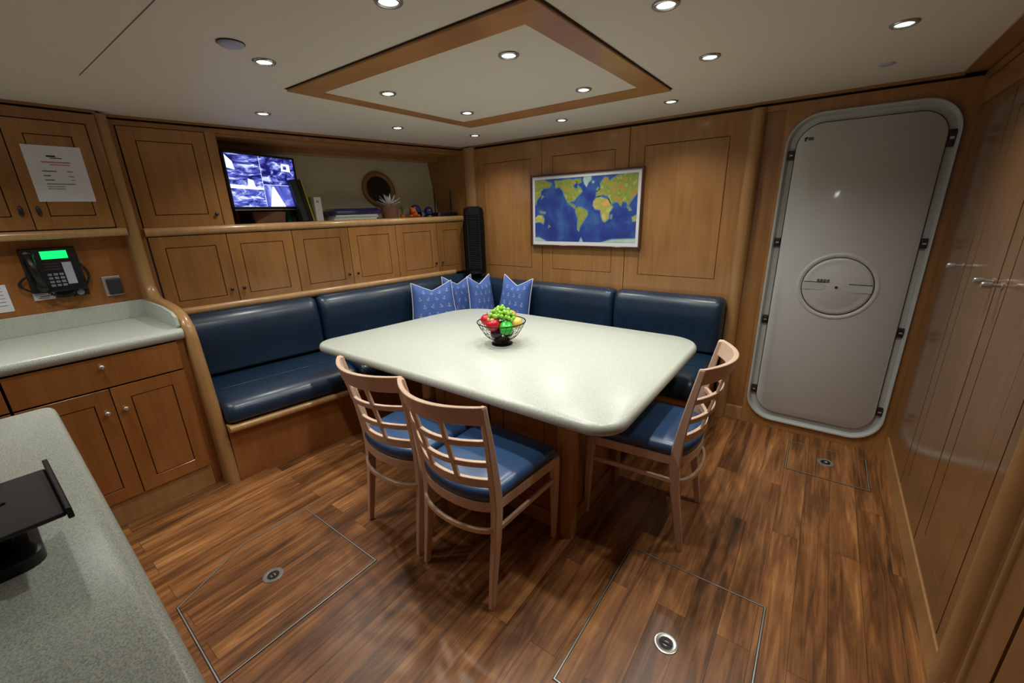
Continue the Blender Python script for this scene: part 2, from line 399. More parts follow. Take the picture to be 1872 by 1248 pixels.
# cornices where walls meet the ceiling
bm = B()
box(bm, -2.45, .08, -.014, .01, 2.036, 2.05); box(bm, -2.45, .05, .012, .03, 2.024, 2.037, 1); box(bm, -2.45, .04, -.016, .03, 2.0, 2.025)
box(bm, -2.46, -2.387, -.016, .03, .92, 2.01)
struct(obj('trim_2', bm, ['cherry', 'groove'], loc=A_LOC, rz=A_RZ))
bm = B()
box(bm, -.05, 3.10, -.014, .05, 2.036, 2.05); box(bm, -.05, 3.2, .012, .05, 2.020, 2.037, 1)
struct(obj('trim_3', bm, ['cherry', 'groove']))
bm = B()
box(bm, 3.09, 3.2, -4.6, -.014, 2.042, 2.05); box(bm, 3.176, 3.2, -4.6, 0, 2.035, 2.043, 1); box(bm, 3.17, 3.2, -4.6, -.0, 2.0, 2.036); box(bm, 3.178, 3.2, -4.6, 0, 1.994, 2.0, 1)
box(bm, 3.172, 3.2, -4.6, 0, 1.895, 1.994)
struct(obj('trim_4', bm, ['cherry', 'groove']))
bm = B()
box(bm, -.512, -.49, -4.6, -2.43, 2.036, 2.05); box(bm, -.60, -.505, -4.6, -2.43, 2.024, 2.037, 1); box(bm, -.60, -.482, -4.6, -2.44, 1.978, 2.025)
box(bm, -.60, -.482, -2.483, -2.44, 1.45, 1.98)
struct(obj('trim_5', bm, ['cherry', 'groove']))
# ceiling beam frame
bm = B()
X0, X1, Y0, Y1 = .59, 1.94, -1.965, -.70; x0, x1, y0, y1 = .668, 1.832, -1.842, -.855; za = H - .012
for p in ([(X0, Y0), (X1, Y0), (x1, y0), (x0, y0)], [(X1, Y0), (X1, Y1), (x1, y1), (x1, y0)], [(X1, Y1), (X0, Y1), (x0, y1), (x1, y1)], [(X0, Y1), (X0, Y0), (x0, y0), (x0, y1)]):
    prism(bm, [(a, b, za) for a, b in p], (0, 0, .013))
prism(bm, [(a, b, H - .003) for a, b in ((X0 - .006, Y0 - .006), (X1 + .006, Y0 - .006), (X1 + .006, Y1 + .006), (X0 - .006, Y1 + .006))], (0, 0, .002), 1)
# cut look of the light panel inside the beam: a headliner infill
prism(bm, [(a, b, H - .005) for a, b in ((x0, y0), (x1, y0), (x1, y1), (x0, y1))], (0, 0, .003), 2)
struct(obj('trim_6', bm, ['beam', 'groove', 'ceiling']))
# half-round pilaster at the end of the seat
bm = B()
prism(bm, [(2.252 + .04 * math.cos(math.radians(a)), .0 - .034 * math.sin(math.radians(a)), 0) for a in range(0, 181, 12)] + [(2.212, .03, 0), (2.292, .03, 0)], (0, 0, 2.02))
struct(obj('trim_7', bm, 'post', smooth=True))
# corner post between hull-side cabinets and back wall
bm = B()
prism(bm, [(-.122, .04, 1.0), (-.122, -.010, 1.0), (-.11, -.024, 1.0), (-.08, -.032, 1.0), (-.04, -.028, 1.0), (-.01, -.014, 1.0), (.0, .0, 1.0), (0, .03, 1.0)], (0, 0, 1.035))
struct(obj('trim_8', bm, 'post', smooth=True))
# curved end panel between galley and seat
bm = B()
prof = [(.112, 0), (.098, .3), (.07, .65), (.042, .88), (.024, .945), (-.01, .985), (-.05, 1.015), (-.10, 1.035), (-.2, 1.052), (-.36, 1.062), (-.43, 1.072), (-.462, 1.095), (-.478, 1.13), (-.484, 1.18), (-.486, 1.4), (-.486, 2.036)]
def prism_round(bm, prof, ya, yb, back):
    """panel in the x-z plane with a rounded nose following prof"""
    rings = []; h = (yb - ya) / 2; ym = (ya + yb) / 2
    for i, (x, z) in enumerate(prof):
        a = Vector(prof[max(i - 1, 0)]); b_ = Vector(prof[min(i + 1, len(prof) - 1)]); t = (b_ - a).normalized(); n = Vector((t.y, -t.x))
        ring = []
        for k in range(9):
            ph = math.pi * k / 8; off = math.sin(ph) * h * .8 - h * .8
            ring.append((x + n.x * off, ym - math.cos(ph) * h, z + n.y * off))
        bx = back
        ring.append((bx if z > .5 else bx, yb, z if z < 1.05 else min(z, z))); ring.append((bx, ya, z))
        rings.append(ring)
    loft(bm, rings)
prism_round(bm, prof, -2.445, -2.385, -.60)
struct(obj('trim_9', bm, 'post', smooth=True))

# ================================================================= door (setting) with rim, latches, hand wheel
d = B()
rim_o = rrect(2.412, 3.143, .058, 1.959, .165, 10); rim_i = rrect(2.424, 3.131, .072, 1.947, .153, 10); ch = rrect(2.436, 3.119, .085, 1.935, .141, 10)
def rr3(l, y): return [(x, y, z) for x, z in l]
loft(d, [rr3(rim_o, .004), rr3(rim_o, -.014), rr3(rrect(2.417, 3.138, .064, 1.954, .16, 10), -.02), rr3(rim_i, -.019), rr3(ch, .012), rr3(ch, .04)], cap=False)
pn = rrect(2.463, 3.098, .118, 1.905, .125, 10)
loft(d, [rr3(ch, .0125), rr3(pn, .0125)], cap=False)
door = struct(obj('door_1', d, 'white2', smooth=True))
bm = B(); pi = rrect(2.468, 3.093, .123, 1.900, .12, 10)
loft(bm, [rr3(pi, .0125), rr3(pi, -.008), rr3(rrect(2.473, 3.088, .128, 1.895, .115, 10), -.012)]); obj('door_panel', bm, 'white', door, smooth=True)
bm = B(); loft(bm, [rr3(pn, .012), rr3(pn, .004), rr3(pi, .004), rr3(pi, .012)], loop=True); obj('gasket', bm, 'gasket', door)
for i, z in enumerate((1.744, 1.251, .76, .265)):
    for x, z_ in ((2.449, z), (3.111, (1.765, 1.256, .763, .267)[i])):
        bm = B(); w = .016; hh = .026 if not (x > 3 and i == 0) else .04
        box(bm, x - w, x + w, -.004, .012, z_ - hh, z_ + hh); box(bm, x - w * .6, x + w * .6, -.010, -.004, z_ - hh * .7, z_ - hh * .1)
        box(bm, x - w * .8, x + w * .8, -.012, -.004, z_ + hh * .2, z_ + hh * .75)
        lt = obj('latch', bm, 'darksteel', door, bevel=.002)
        bm = B(); box(bm, x - w * .5, x + w * .5, -.0135, -.010, z_ - hh * .15, z_ + hh * .15); obj('latch_pin', bm, 'steel', lt)
# hand wheel recess
bm = B(); cx, cz = 2.782, 1.0
def ringp(rad, y, n=48): return [(cx + rad * math.cos(2 * math.pi * j / n), y, cz + rad * math.sin(2 * math.pi * j / n)) for j in range(n)]
loft(bm, [ringp(.198, -.012), ringp(.192, -.017), ringp(.182, -.017), ringp(.174, -.013), ringp(.172, -.011)], cap=False)
wh = obj('wheel_ring', bm, 'white', door, smooth='all')
bm = B(); loft(bm, [ringp(.1725, -.0122), ringp(.1680, -.0122)], cap=False); obj('wheel_gap', bm, 'gasket', wh)
bm = B(); loft(bm, [ringp(.168, -.0122), ringp(.166, -.0165), ringp(.150, -.018), ringp(.128, -.0165), ringp(.122, -.019), ringp(.001, -.021)], cap=False)
wl = obj('hand_wheel', bm, 'white', door, smooth='all')
for sx in (-1, 1):
    bm = B(); p = [(cx + sx * .165, -.0225, cz - .012 if sx > 0 else cz + .012)]
    zc = cz + (.0 if sx < 0 else -.004)
    pts = [(cx + sx * .163, zc - .022), (cx + sx * .163, zc + .022)] + [(cx + sx * (.055 + .018 - .018 * math.sin(math.radians(a)) ), zc + .022 * math.cos(math.radians(a))) for a in range(0, 181, 20)]
    prism(bm, [(a, -.0212, b) for a, b in pts], (0, .006, 0)); obj('finger_slot', bm, 'white2', wl)
    bm = B(); box(bm, cx + sx * .055, cx + sx * .162, -.0225, -.020, zc + .022, zc + .0255); obj('slot_edge', bm, 'darksteel', wl)
bm = B(); disc(bm, (cx, -.024, cz - .002), .007, .004); obj('key_hole', bm, 'gasket', wl)
bm = B()
for k in range(4): box(bm, cx - .098 + k * .016, cx - .086 + k * .016, -.0225, -.021, cz + .028, cz + .042)
box(bm, cx - .1, cx - .034, -.0222, -.021, cz + .024, cz + .0255); obj('icon_label', bm, 'icon', wl)
bm = B(); box(bm, 2.502, 2.512, -.0135, -.012, 1.812, 1.832); box(bm, 2.507, 2.517, -.0135, -.012, 1.824, 1.835); box(bm, 2.520, 2.545, -.0132, -.012, 1.816, 1.832, 1)
obj('door_emblem', bm, ['display', 'icon'], door)

# ================================================================= wall A cabinetry
def knob_mesh():
    bm = B(); lathe(bm, [(.0001, 0), (.005, 0), (.004, .010), (.010, .014), (.011, .018), (.008, .022), (.0001, .023)], n=14); return bm
def put_knob(parent, x, y, z, mat='steel', name='knob'):
    return obj(name, knob_mesh(), mat, parent, loc=(x, y, z), rot=(math.pi / 2, 0, 0), smooth='all')
seams = [2.38, 1.983, 1.582, 1.171, .758, .342, .03]
lab = ['wooden two-door locker at the left end of the row above the navy seat',
       'wooden two-door locker in the middle of the row above the navy seat',
       'wooden two-door locker at the right end of the row, beside the black tower fan']
for c in range(3):
    s0, sm, s1 = seams[2 * c], seams[2 * c + 1], seams[2 * c + 2]
    t = thing('locker_cabinet', lab[c], 'cabinet', A_LOC, A_RZ, 'lockers above the seat back')
    bm = B(); box(bm, -s0, -s1, 0, .3, .925, 1.40); obj('cabinet_body', bm, 'groove', t)
    for a, b_, kn in ((s0, sm, sm + .038), (sm, s1, sm - .034)):
        bm = B(); panel_door(bm, -a, -b_, .93, 1.398, fr=.066)
        dd = obj('door', bm, ['cherry', 'line'], t, bevel=.0008, seg=1)
        put_knob(dd, -kn, -.02, 1.038, 'darksteel')
# tall single-door cabinet left of the recess
t = thing('wall_cabinet', 'tall single-door wooden cabinet left of the television recess', 'cabinet', A_LOC, A_RZ)
bm = B(); box(bm, -2.40, -1.925, .0, .32, 1.44, 2.02, 1); box(bm, -1.975, -1.92, -.016, .32, 1.44, 2.0, 0); obj('cabinet_body', bm, ['cherry_rail', 'groove'], t)
bm = B(); panel_door(bm, -2.383, -1.978, 1.45, 1.998, fr=.068); dd = obj('door', bm, ['cherry', 'line'], t, bevel=.0008, seg=1)
put_knob(dd, -2.01, -.02, 1.52, 'darksteel')
# shelf board with rounded nosing
def nosing(bm, x0, x1, yb, yf, z0, z1, n=8):
    h = (z1 - z0) / 2; pts = [(x0, yb, z0), (x0, yb, z1)]
    for k in range(n + 1):
        a = math.radians(90 - 180 * k / n); pts.append((x0, yf + h * .8 - h * .8 * math.cos(a), (z0 + z1) / 2 + h * math.sin(a)))
    prism(bm, pts, (x1 - x0, 0, 0))
bm = B(); nosing(bm, -2.385, -.03, .38, -.035, 1.400, 1.452)
tag(obj('long_shelf', bm, 'trim', loc=A_LOC, rz=A_RZ, smooth=True), 'long pale wooden shelf with rounded front edge above the row of lockers', 'shelf')
# ceiling of the recess, right side panel
bm = B(); box(bm, -1.93, .0, .0, .30, 1.985, 2.02); box(bm, -1.93, .02, .30, .52, 1.955, 2.03)
struct(obj('trim_10', bm, 'cherry', loc=A_LOC, rz=A_RZ))
bm = B(); box(bm, -1.0, -.12, .0, .03, 1.39, 2.03); struct(obj('wall_recess', bm, 'cherry'))
bm = B(); box(bm, -1.925, -1.915, .0, .6, 1.44, 2.03); struct(obj('trim_11', bm, 'cherry', loc=A_LOC, rz=A_RZ))
# porthole (setting): wood ring, dark glass
def hull_frame():
    p0 = hull_pt(P_H[0], P_H[1]); ex = (hull_pt(P_H[0] - .1, P_H[1]) - p0).normalized(); ez = (hull_pt(P_H[0], P_H[1] + .1) - p0).normalized(); ny = ex.cross(ez).normalized()
    if ny.x < 0: ny = -ny
    return p0, ex, ez, ny
p0, ex, ez, ny = hull_frame()
def hc(rad, off, n=40): return [p0 + ny * off + ex * (rad * math.cos(2 * math.pi * j / n)) + ez * (rad * math.sin(2 * math.pi * j / n)) for j in range(n)]
bm = B(); loft(bm, [hc(.118, .004), hc(.118, .010), hc(.001, .011)], cap=False); win = struct(obj('window_1', bm, 'gasket'))
bm = B(); loft(bm, [hc(.158, .0), hc(.158, .016), hc(.150, .022), hc(.125, .022), hc(.112, .008), hc(.112, .0)], cap=False); obj('window_ring', bm, 'cherry', win, smooth='all')
bm = B()
for rr_ in (.188,): loft(bm, [hc(rr_, .0), hc(rr_, .004), hc(rr_ - .004, .005), hc(rr_ - .006, .0)], cap=False)
obj('window_flange', bm, 'hull', win, smooth='all')
bm = B()
for k in range(6):
    a = k * math.pi / 3 + .5; c = p0 + ex * (.172 * math.cos(a)) + ez * (.172 * math.sin(a)) + ny * .004; ball(bm, c, .005, n=8, m=5)
obj('window_bolt', bm, 'steel', win, smooth='all')

# ================================================================= television
t = thing('television', 'flat screen television showing four blue security camera views', 'television')
tv0 = Vector((-.475, -1.885, 0)); tv1 = Vector((-.627, -1.345, 0)); L = (tv1 - tv0).length; ang = math.atan2((tv1 - tv0).y, (tv1 - tv0).x)
t.location = (tv0.x, tv0.y, 1.545); t.rotation_euler = (0, 0, ang); TH = .362
bm = B(); box(bm, 0, L, .004, .045, 0, TH); box(bm, 0, L, -.004, .006, 0, .018); box(bm, 0, L, -.004, .006, TH - .014, TH); box(bm, 0, .014, -.004, .006, 0, TH); box(bm, L - .014, L, -.004, .006, 0, TH)
obj('casing', bm, 'black', t, bevel=.002)
bm = B(); sx0, sx1, sz0, sz1 = .014, L - .014, .018, TH - .014; mx_ = .47 * L; mz = .165
def q(bm, a, b_, c, d_, mi, y=.0035): fc = bm.faces.new([bm.verts.new(p) for p in ((a, y, c), (b_, y, c), (b_, y, d_), (a, y, d_))]); fc.material_index = mi
q(bm, sx0, mx_, mz + .02, sz1, 0); q(bm, mx_, sx1, mz, sz1, 1); q(bm, sx0, mx_, sz0, mz + .02, 2); q(bm, mx_, sx1, sz0, mz, 3)
def poly(bm, pts, mi, y=.0030): fc = bm.faces.new([bm.verts.new((a, y, c)) for a, c in pts]); fc.material_index = mi
poly(bm, [(mx_ + .03, sz0), (mx_ + .16, sz0), (mx_ + .085, mz - .01), (mx_ + .07, mz - .01)], 4)
poly(bm, [(sx0, mz - .03), (mx_, mz - .035), (mx_, mz - .02), (sx0, mz - .005)], 4)
poly(bm, [(mx_, mz - .001), (sx1, mz - .001), (sx1, mz + .0015), (mx_, mz + .0015)], 4, .0028)
poly(bm, [(mx_ - .001, sz0), (mx_ + .002, sz0), (mx_ + .002, sz1), (mx_ - .001, sz1)], 4, .0028)
poly(bm, [(mx_ + .17, .265), (mx_ + .25, .26), (mx_ + .25, .31), (mx_ + .18, .315)], 4)
poly(bm, [(mx_ + .19, .277), (mx_ + .22, .275), (mx_ + .22, .298), (mx_ + .19, .3)], 1, .0028)
poly(bm, [(sx0 + .0, .26), (sx0 + .06, .25), (sx0 + .05, .3), (sx0 + .01, .335), (sx0, .34)], 4)
poly(bm, [(mx_ - .12, .15), (mx_ - .06, .145), (mx_ - .07, .19), (mx_ - .11, .2)], 4)
obj('screen', bm, ['scr1', 'scr2', 'scr3', 'scr4', 'scrw'], t)
bm = B(); box(bm, L * .38, L * .62, .045, .07, .12, .26); tube(bm, [(L * .5, .07, .19), (L * .3, .12, .19), (L * .1, .13, .19)], .014); obj('wall_bracket', bm, 'black', t)
bm = B(); box(bm, .01, L - .01, -.005, .0, -.004, .0); obj('lower_trim', bm, 'steel', t)

# ================================================================= things on the long shelf
SZ = 1.453
def A_thing(name, label, cat, s, d_, group=None, z=SZ, rz=0):
    p = Ap(s, d_, z); return thing(name, label, cat, p, A_RZ + rz, group)
def A_mesh(name, bm, mats, s, d_, label, cat, group=None, z=SZ, rz=0, tilt=0, **kw):
    o = obj(name, bm, mats, loc=Ap(s, d_, z), **kw); o.rotation_euler = (0, tilt, A_RZ + rz); return tag(o, label, cat, group)
def bookmesh(w, dp, h, bmat=0):
    bm = B(); box(bm, 0, w, 0, dp, 0, h, 0); return bm
def book(w, dp, h, mat, s, d_, label, tilt=0, name='book', grp='books on the long shelf'):
    bm = B(); t_ = .003
    box(bm, 0, t_, 0, dp, 0, h); box(bm, w - t_, w, 0, dp, 0, h); box(bm, 0, w, 0, t_, 0, h); box(bm, t_, w - t_, t_, dp - .004, .003, h - .004, 1)
    return A_mesh(name, bm, [mat, 'paper'], s, d_, label, 'book', grp, tilt=tilt)
book(.030, .075, .15, 'black', 1.875, -.27, 'black book at the far left end of the long shelf, beside the red one')
book(.020, .075, .15, 'red', 1.843, -.27, 'red-spined book standing under the left end of the television')
book(.032, .075, .15, 'dkbook', 1.820, -.27, 'dark book standing between the red book and the wicker basket')
bm = B(); w = .225; loft(bm, [[(x, y, 0) for x, y in rrect(.01, w - .01, .01, .15, .02, 4)], [(x, y, .075) for x, y in rrect(0, w, 0, .16, .02, 4)], [(x, y, .075) for x, y in rrect(.008, w - .008, .008, .152, .015, 4)], [(x, y, .01) for x, y in rrect(.014, w - .014, .014, .146, .015, 4)]])
A_mesh('wicker_basket', bm, 'wicker', 1.77, -.13, 'low brown wicker basket on the shelf beneath the television', 'basket')
book(.034, .075, .16, 'green', 1.512, -.26, 'green-spined book on the shelf under the right end of the television')
book(.028, .075, .16, 'dkbook', 1.474, -.26, 'dark book between the green book and the leaning ring binder')
book(.045, .18, .30, 'dkbook', 1.436, -.13, 'tall dark ring binder leaning left beside the television', tilt=-.17, name='ring_binder')
book(.026, .18, .30, 'black', 1.389, -.13, 'tall black ring binder leaning between the dark binder and the yellow folder', tilt=-.17, name='ring_binder')
book(.012, .18, .305, 'yellow', 1.361, -.13, 'yellow folder leaning against the tall ring binders', tilt=-.17, name='folder')
bm = B(); box(bm, 0, .052, 0, .2, 0, .175); box(bm, .014, .036, -.001, 0, .135, .15, 1)
A_mesh('magazine_file', bm, ['whitebox', 'inkred'], 1.335, -.13, 'white upright magazine file beside the leaning yellow folder', 'file box', bevel=.002)
for k, (m_, dz, h_, ww) in enumerate((('whitebox', 0, .012, .36), ('mint', .0125, .012, .37), ('whitebox', .025, .012, .35))):
    bm = B(); box(bm, 0, ww, 0, .24, 0, h_)
    A_mesh('folder', bm, m_, 1.222 - .01 * k, -.08, ('white folder at the bottom of the flat stack on the shelf', 'pale green folder in the middle of the flat stack on the shelf', 'white folder topmost in the flat stack, under the navy box')[k], 'folder', 'flat stack of folders', z=SZ + dz, bevel=.001)
bm = B(); loft(bm, [[(x, y, 0) for x, y in rrect(.0, .4, 0, .26, .03, 4)], [(x, y, .03) for x, y in rrect(-.008, .408, -.008, .268, .035, 4)], [(x, y, .05) for x, y in rrect(.02, .38, .02, .24, .03, 4)]])
A_mesh('flat_case', bm, 'bluepl', 1.212, -.08, 'glossy navy flat case lying on top of the folder stack', 'case', z=SZ + .038, smooth=True)
t = A_thing('flower_pot', 'white petalled flower in a woven brown pot in front of the porthole', 'plant pot', .718, -.11)
bm = B(); lathe(bm, [(.0001, 0)] + [(.066 + .010 * k / 20 + (.0022 if k % 2 else -.0005), .005 * k) for k in range(21)] + [(.070, .10), (.064, .09), (.0001, .09)], n=24); obj('pot', bm, 'wicker', t, smooth=True)
bm = B()
for k in range(16):
    a = k * 2.399; el = .35 + .9 * (k / 16); Lp = .115
    dx, dy, dz_ = math.cos(a) * math.cos(el), math.sin(a) * math.cos(el), math.sin(el); sx_, sy_ = -math.sin(a), math.cos(a)
    b0 = Vector((0, 0, .095)); m1 = b0 + Vector((dx, dy, dz_)) * Lp * .5; tp = b0 + Vector((dx, dy, dz_)) * Lp; sd = Vector((sx_, sy_, 0)) * .013
    prism(bm, [b0, m1 + sd, tp, m1 - sd], Vector((0, 0, .003)))
obj('petals', bm, 'petal', t)
t = A_thing('plush_toy', 'small orange plush toy with mane sitting on the shelf right of the flower pot', 'toy', .48, -.11)
bm = B(); ball(bm, (0, 0, .028), .034, .03, .028); ball(bm, (-.02, -.02, .058), .026); ball(bm, (-.04, -.02, .08), .009); ball(bm, (0, -.02, .082), .009); ball(bm, (.03, -.02, .012), .016, .022, .012); ball(bm, (-.045, -.02, .012), .016, .022, .012)
obj('body', bm, 'orange', t, smooth='all')
bm = B(); ball(bm, (-.01, 0, .05), .034, .022, .036, n=10, m=6); obj('mane', bm, 'red', t, smooth='all')
t = A_thing('baseball_cap', 'blue cap lying on the shelf behind the orange plush toy', 'cap', .40, -.215)
bm = B(); rings = [[(.055 * math.cos(e) * math.cos(a), .055 * math.cos(e) * math.sin(a), .06 + .05 * math.sin(e)) for a in [2 * math.pi * j / 18 for j in range(18)]] for e in [0, .4, .8, 1.2, 1.5]]
loft(bm, rings, cap=True); loft(bm, [[(.056 * math.cos(a), .056 * math.sin(a), z) for a in [2 * math.pi * j / 18 for j in range(18)]] for z in (0, .06)]); obj('crown', bm, 'bluecap', t, smooth=True)
bm = B(); prism(bm, [(-.05, -.03, .052), (-.045, -.085, .046), (0, -.105, .044), (.045, -.085, .046), (.05, -.03, .052)], (0, 0, .004)); obj('brim', bm, 'bluecap', t)
t = A_thing('desk_lamp_ball', 'round dark blue gadget on the shelf between the toy and the router', 'gadget', .325, -.11)
t.name = 'round_gadget'
bm = B(); ball(bm, (0, 0, .045), .042, .042, .045); obj('body', bm, 'bluepl', t, smooth='all')
bm = B(); lathe(bm, [(.0001, 0), (.05, 0), (.045, .012), (.0001, .012)]); obj('base', bm, 'black', t, smooth=True)
t = A_thing('wireless_router', 'black wireless router with two upright antennas at the right end of the shelf', 'router', .15, -.09)
bm = B(); loft(bm, [[(x, y, 0) for x, y in rrect(-.12, .12, -.05, .08, .02, 3)], [(x, y, .035) for x, y in rrect(-.11, .11, -.045, .075, .02, 3)]]); obj('casing', bm, 'black', t, smooth=True)
for x in (-.09, .095):
    bm = B(); tube(bm, [(x, .03, .02), (x, .035, .05), (x, .035, .24)], [.008, .007, .005]); obj('antenna', bm, 'black', t, smooth=True)
t = A_thing('small_plant', 'small sparse green plant beside the woven flower pot', 'plant', .575, -.15)
bm = B()
for k in range(7):
    a = k * .9; prism(bm, [(0, 0, 0), (.006, 0, .05), (.03 * math.cos(a), .02 * math.sin(a), .10 + .01 * (k % 3)), (-.006, .004, .05)], (0, .002, 0))
obj('leaves', bm, 'leafy', t)
bm = B(); lathe(bm, [(.0001, 0), (.02, 0), (.024, .03), (.0001, .03)], n=14); obj('pot', bm, 'orange', t, smooth=True)

# ================================================================= black slatted tower in the corner
t = thing('tower_fan', 'tall black slatted tower fan standing in the corner behind the seat', 'fan', (.045, -.105, .93), math.radians(36))
def tower_ring(z, w, d_): return [(w * math.copysign(abs(math.cos(a)) ** .7, math.cos(a)), d_ * math.copysign(abs(math.sin(a)) ** .7, math.sin(a)), z) for a in [2 * math.pi * j / 28 for j in range(28)]]
bm = B(); W = .090
loft(bm, [tower_ring(0, W, .075), tower_ring(.55, W * 1.02, .075), tower_ring(.585, W * .9, .07), tower_ring(.6, W * .6, .05)]); obj('casing', bm, 'fanblack', t, smooth=True)
bm = B()
for k in range(30):
    z = .05 + k * .0165; prism(bm, [(-.05, -.078, z), (.05, -.078, z), (.05, -.07, z), (-.05, -.07, z)], (0, 0, .006))
box(bm, -.058, -.05, -.079, -.06, .04, .55); box(bm, .05, .058, -.079, -.06, .04, .55)
obj('grille', bm, 'black', t)
bm = B(); lathe(bm, [(.0001, 0), (.09, 0), (.088, .02), (.0001, .022)], c=(0, 0, -.0)); obj('base', bm, 'black', t, smooth=True)

# ================================================================= framed map
t = thing('world_map', 'framed world relief map hanging on the panelled back wall', 'picture')
bm = B(); a0, a1, c0, c1 = .624, 1.590, 1.184, 1.757; w = .016
for bx in ((a0, a1, c1 - w, c1), (a0, a1, c0, c0 + w), (a0, a0 + w, c0 + w, c1 - w), (a1 - w, a1, c0 + w, c1 - w)): box(bm, bx[0], bx[1], -.03, -.001, bx[2], bx[3])
obj('picture_frame', bm, 'frame', t, bevel=.003)
bm = B(); box(bm, a0 + .008, a1 - .008, -.018, -.002, c0 + .008, c1 - .008); obj('map_sheet', bm, 'paper', t)
bm = B()
def mp(pts, mi, y): fc = bm.faces.new([bm.verts.new((x, y, z)) for x, z in pts]); fc.material_index = mi
mp([(.664, 1.718), (1.548, 1.718), (1.548, 1.228), (.664, 1.228)], 0, -.0185)
LAND = dict(
NA=[(0.858, 1.702), (0.92, 1.698), (0.973, 1.709), (1.026, 1.697), (1.066, 1.684), (1.027, 1.665), (1.027, 1.643), (1.06, 1.625), (1.066, 1.657), (1.092, 1.629), (1.102, 1.612), (1.08, 1.591), (1.061, 1.575), (1.029, 1.543), (1.002, 1.544), (1.002, 1.527), (1.036, 1.509), (1.056, 1.492), (1.043, 1.489), (1.003, 1.516), (0.975, 1.539), (0.951, 1.58), (0.934, 1.625), (0.9, 1.655), (0.865, 1.646)],
ARC=[(1.033, 1.702), (1.091, 1.703), (1.094, 1.682), (1.072, 1.673), (1.046, 1.685)],
SA=[(1.056, 1.492), (1.095, 1.494), (1.154, 1.462), (1.155, 1.439), (1.13, 1.406), (1.098, 1.361), (1.083, 1.333), (1.083, 1.31), (1.069, 1.327), (1.071, 1.407), (1.057, 1.447), (1.05, 1.47)],
EU=[(1.223, 1.569), (1.225, 1.595), (1.255, 1.62), (1.26, 1.636), (1.254, 1.657), (1.288, 1.702), (1.318, 1.695), (1.324, 1.674), (1.359, 1.692), (1.403, 1.715), (1.482, 1.716), (1.547, 1.711), (1.547, 1.581), (1.514, 1.547), (1.493, 1.522), (1.483, 1.496), (1.465, 1.523), (1.436, 1.524), (1.426, 1.493), (1.401, 1.525), (1.372, 1.526), (1.355, 1.511), (1.337, 1.532), (1.323, 1.564), (1.293, 1.576), (1.275, 1.582), (1.251, 1.573)],
AS=[(0.665, 1.714), (0.76, 1.714), (0.83, 1.681), (0.809, 1.654), (0.752, 1.651), (0.723, 1.63), (0.722, 1.595), (0.685, 1.567), (0.673, 1.52), (0.665, 1.532)],
UK=[(1.224, 1.622), (1.239, 1.637), (1.246, 1.616), (1.234, 1.608)], MA=[(1.347, 1.431), (1.356, 1.439), (1.354, 1.404), (1.348, 1.401)],
NZ=[(0.801, 1.362), (0.815, 1.35), (0.794, 1.335)], IN=[(1.472, 1.496), (1.487, 1.486), (1.508, 1.459), (1.494, 1.46)], JA=[(0.741, 1.6), (0.751, 1.588), (0.726, 1.565)], PNG=[(0.706, 1.471), (0.772, 1.461), (0.765, 1.452), (0.721, 1.458)])
DES = dict(AF=[(1.224, 1.558), (1.257, 1.565), (1.324, 1.543), (1.337, 1.511), (1.362, 1.489), (1.334, 1.452), (1.33, 1.404), (1.301, 1.382), (1.285, 1.388), (1.271, 1.426), (1.264, 1.47), (1.217, 1.479), (1.2, 1.504), (1.203, 1.532)],
AU=[(0.666, 1.418), (0.698, 1.439), (0.739, 1.435), (0.757, 1.405), (0.746, 1.369), (0.713, 1.387), (0.667, 1.381)], AU2=[(1.515, 1.412), (1.547, 1.427), (1.547, 1.386), (1.522, 1.383)])
ICE = dict(GR=[(1.116, 1.713), (1.178, 1.715), (1.179, 1.693), (1.155, 1.674), (1.14, 1.642), (1.123, 1.665), (1.113, 1.692)], IC=[(1.186, 1.68), (1.204, 1.681), (1.201, 1.668), (1.189, 1.667)],
AN=[(0.665, 1.258), (0.704, 1.258), (0.778, 1.229), (0.665, 1.229)], AN2=[(1.269, 1.229), (1.319, 1.238), (1.367, 1.25), (1.547, 1.258), (1.547, 1.229)], AN3=[(1.085, 1.229), (1.101, 1.263), (1.118, 1.229)])
def grow(p, e):
    c = 0
    for a, b_ in zip(p, p[1:] + p[:1]): c += a[0] * b_[1] - b_[0] * a[1]
    sg = -1 if c > 0 else 1; out = []
    for i in range(len(p)):
        a, b_ = Vector(p[i - 1]), Vector(p[(i + 1) % len(p)]); tt = (b_ - a).normalized(); out.append((min(1.548, max(.664, p[i][0] - tt.y * e * sg)), min(1.718, max(.228 + 1, p[i][1] + tt.x * e * sg))))
    return out
for k_ in (LAND, DES, ICE):
    for v in k_.values(): mp(grow(v, .008), 4, -.01875)
for k_, mi_ in ((LAND, 1), (DES, 2), (ICE, 3)):
    for v in k_.values(): mp(v, mi_, -.0190)
# names and scale bar in the corners, too small to read
obj('map_print', bm, ['sea', 'land', 'desert', 'ice', 'shelf_sea'], t)

# ================================================================= corner seat
bench = thing('corner_bench', 'L-shaped built-in corner seat in navy leather on a wooden base around the table', 'bench')
def a_off(s, d_, z): return Ap(s, d_, z)
S0 = 2.375; dB = -.69          # seat ends at the galley post; front of the back-wall leg
# intersection of the two fronts
si = (.69 - math.sin(AA) * .725) / math.cos(AA)
def Send(d_): return (2.384 - math.sin(AA) * d_) / math.cos(AA)
def Lfront(dA, yB, xe):       # polyline of an L-shaped front line
    s_i = (-yB - math.sin(AA) * dA) / math.cos(AA)
    return [Ap(Send(dA), dA), Ap(s_i, dA), Vector((xe, yB, 0))]
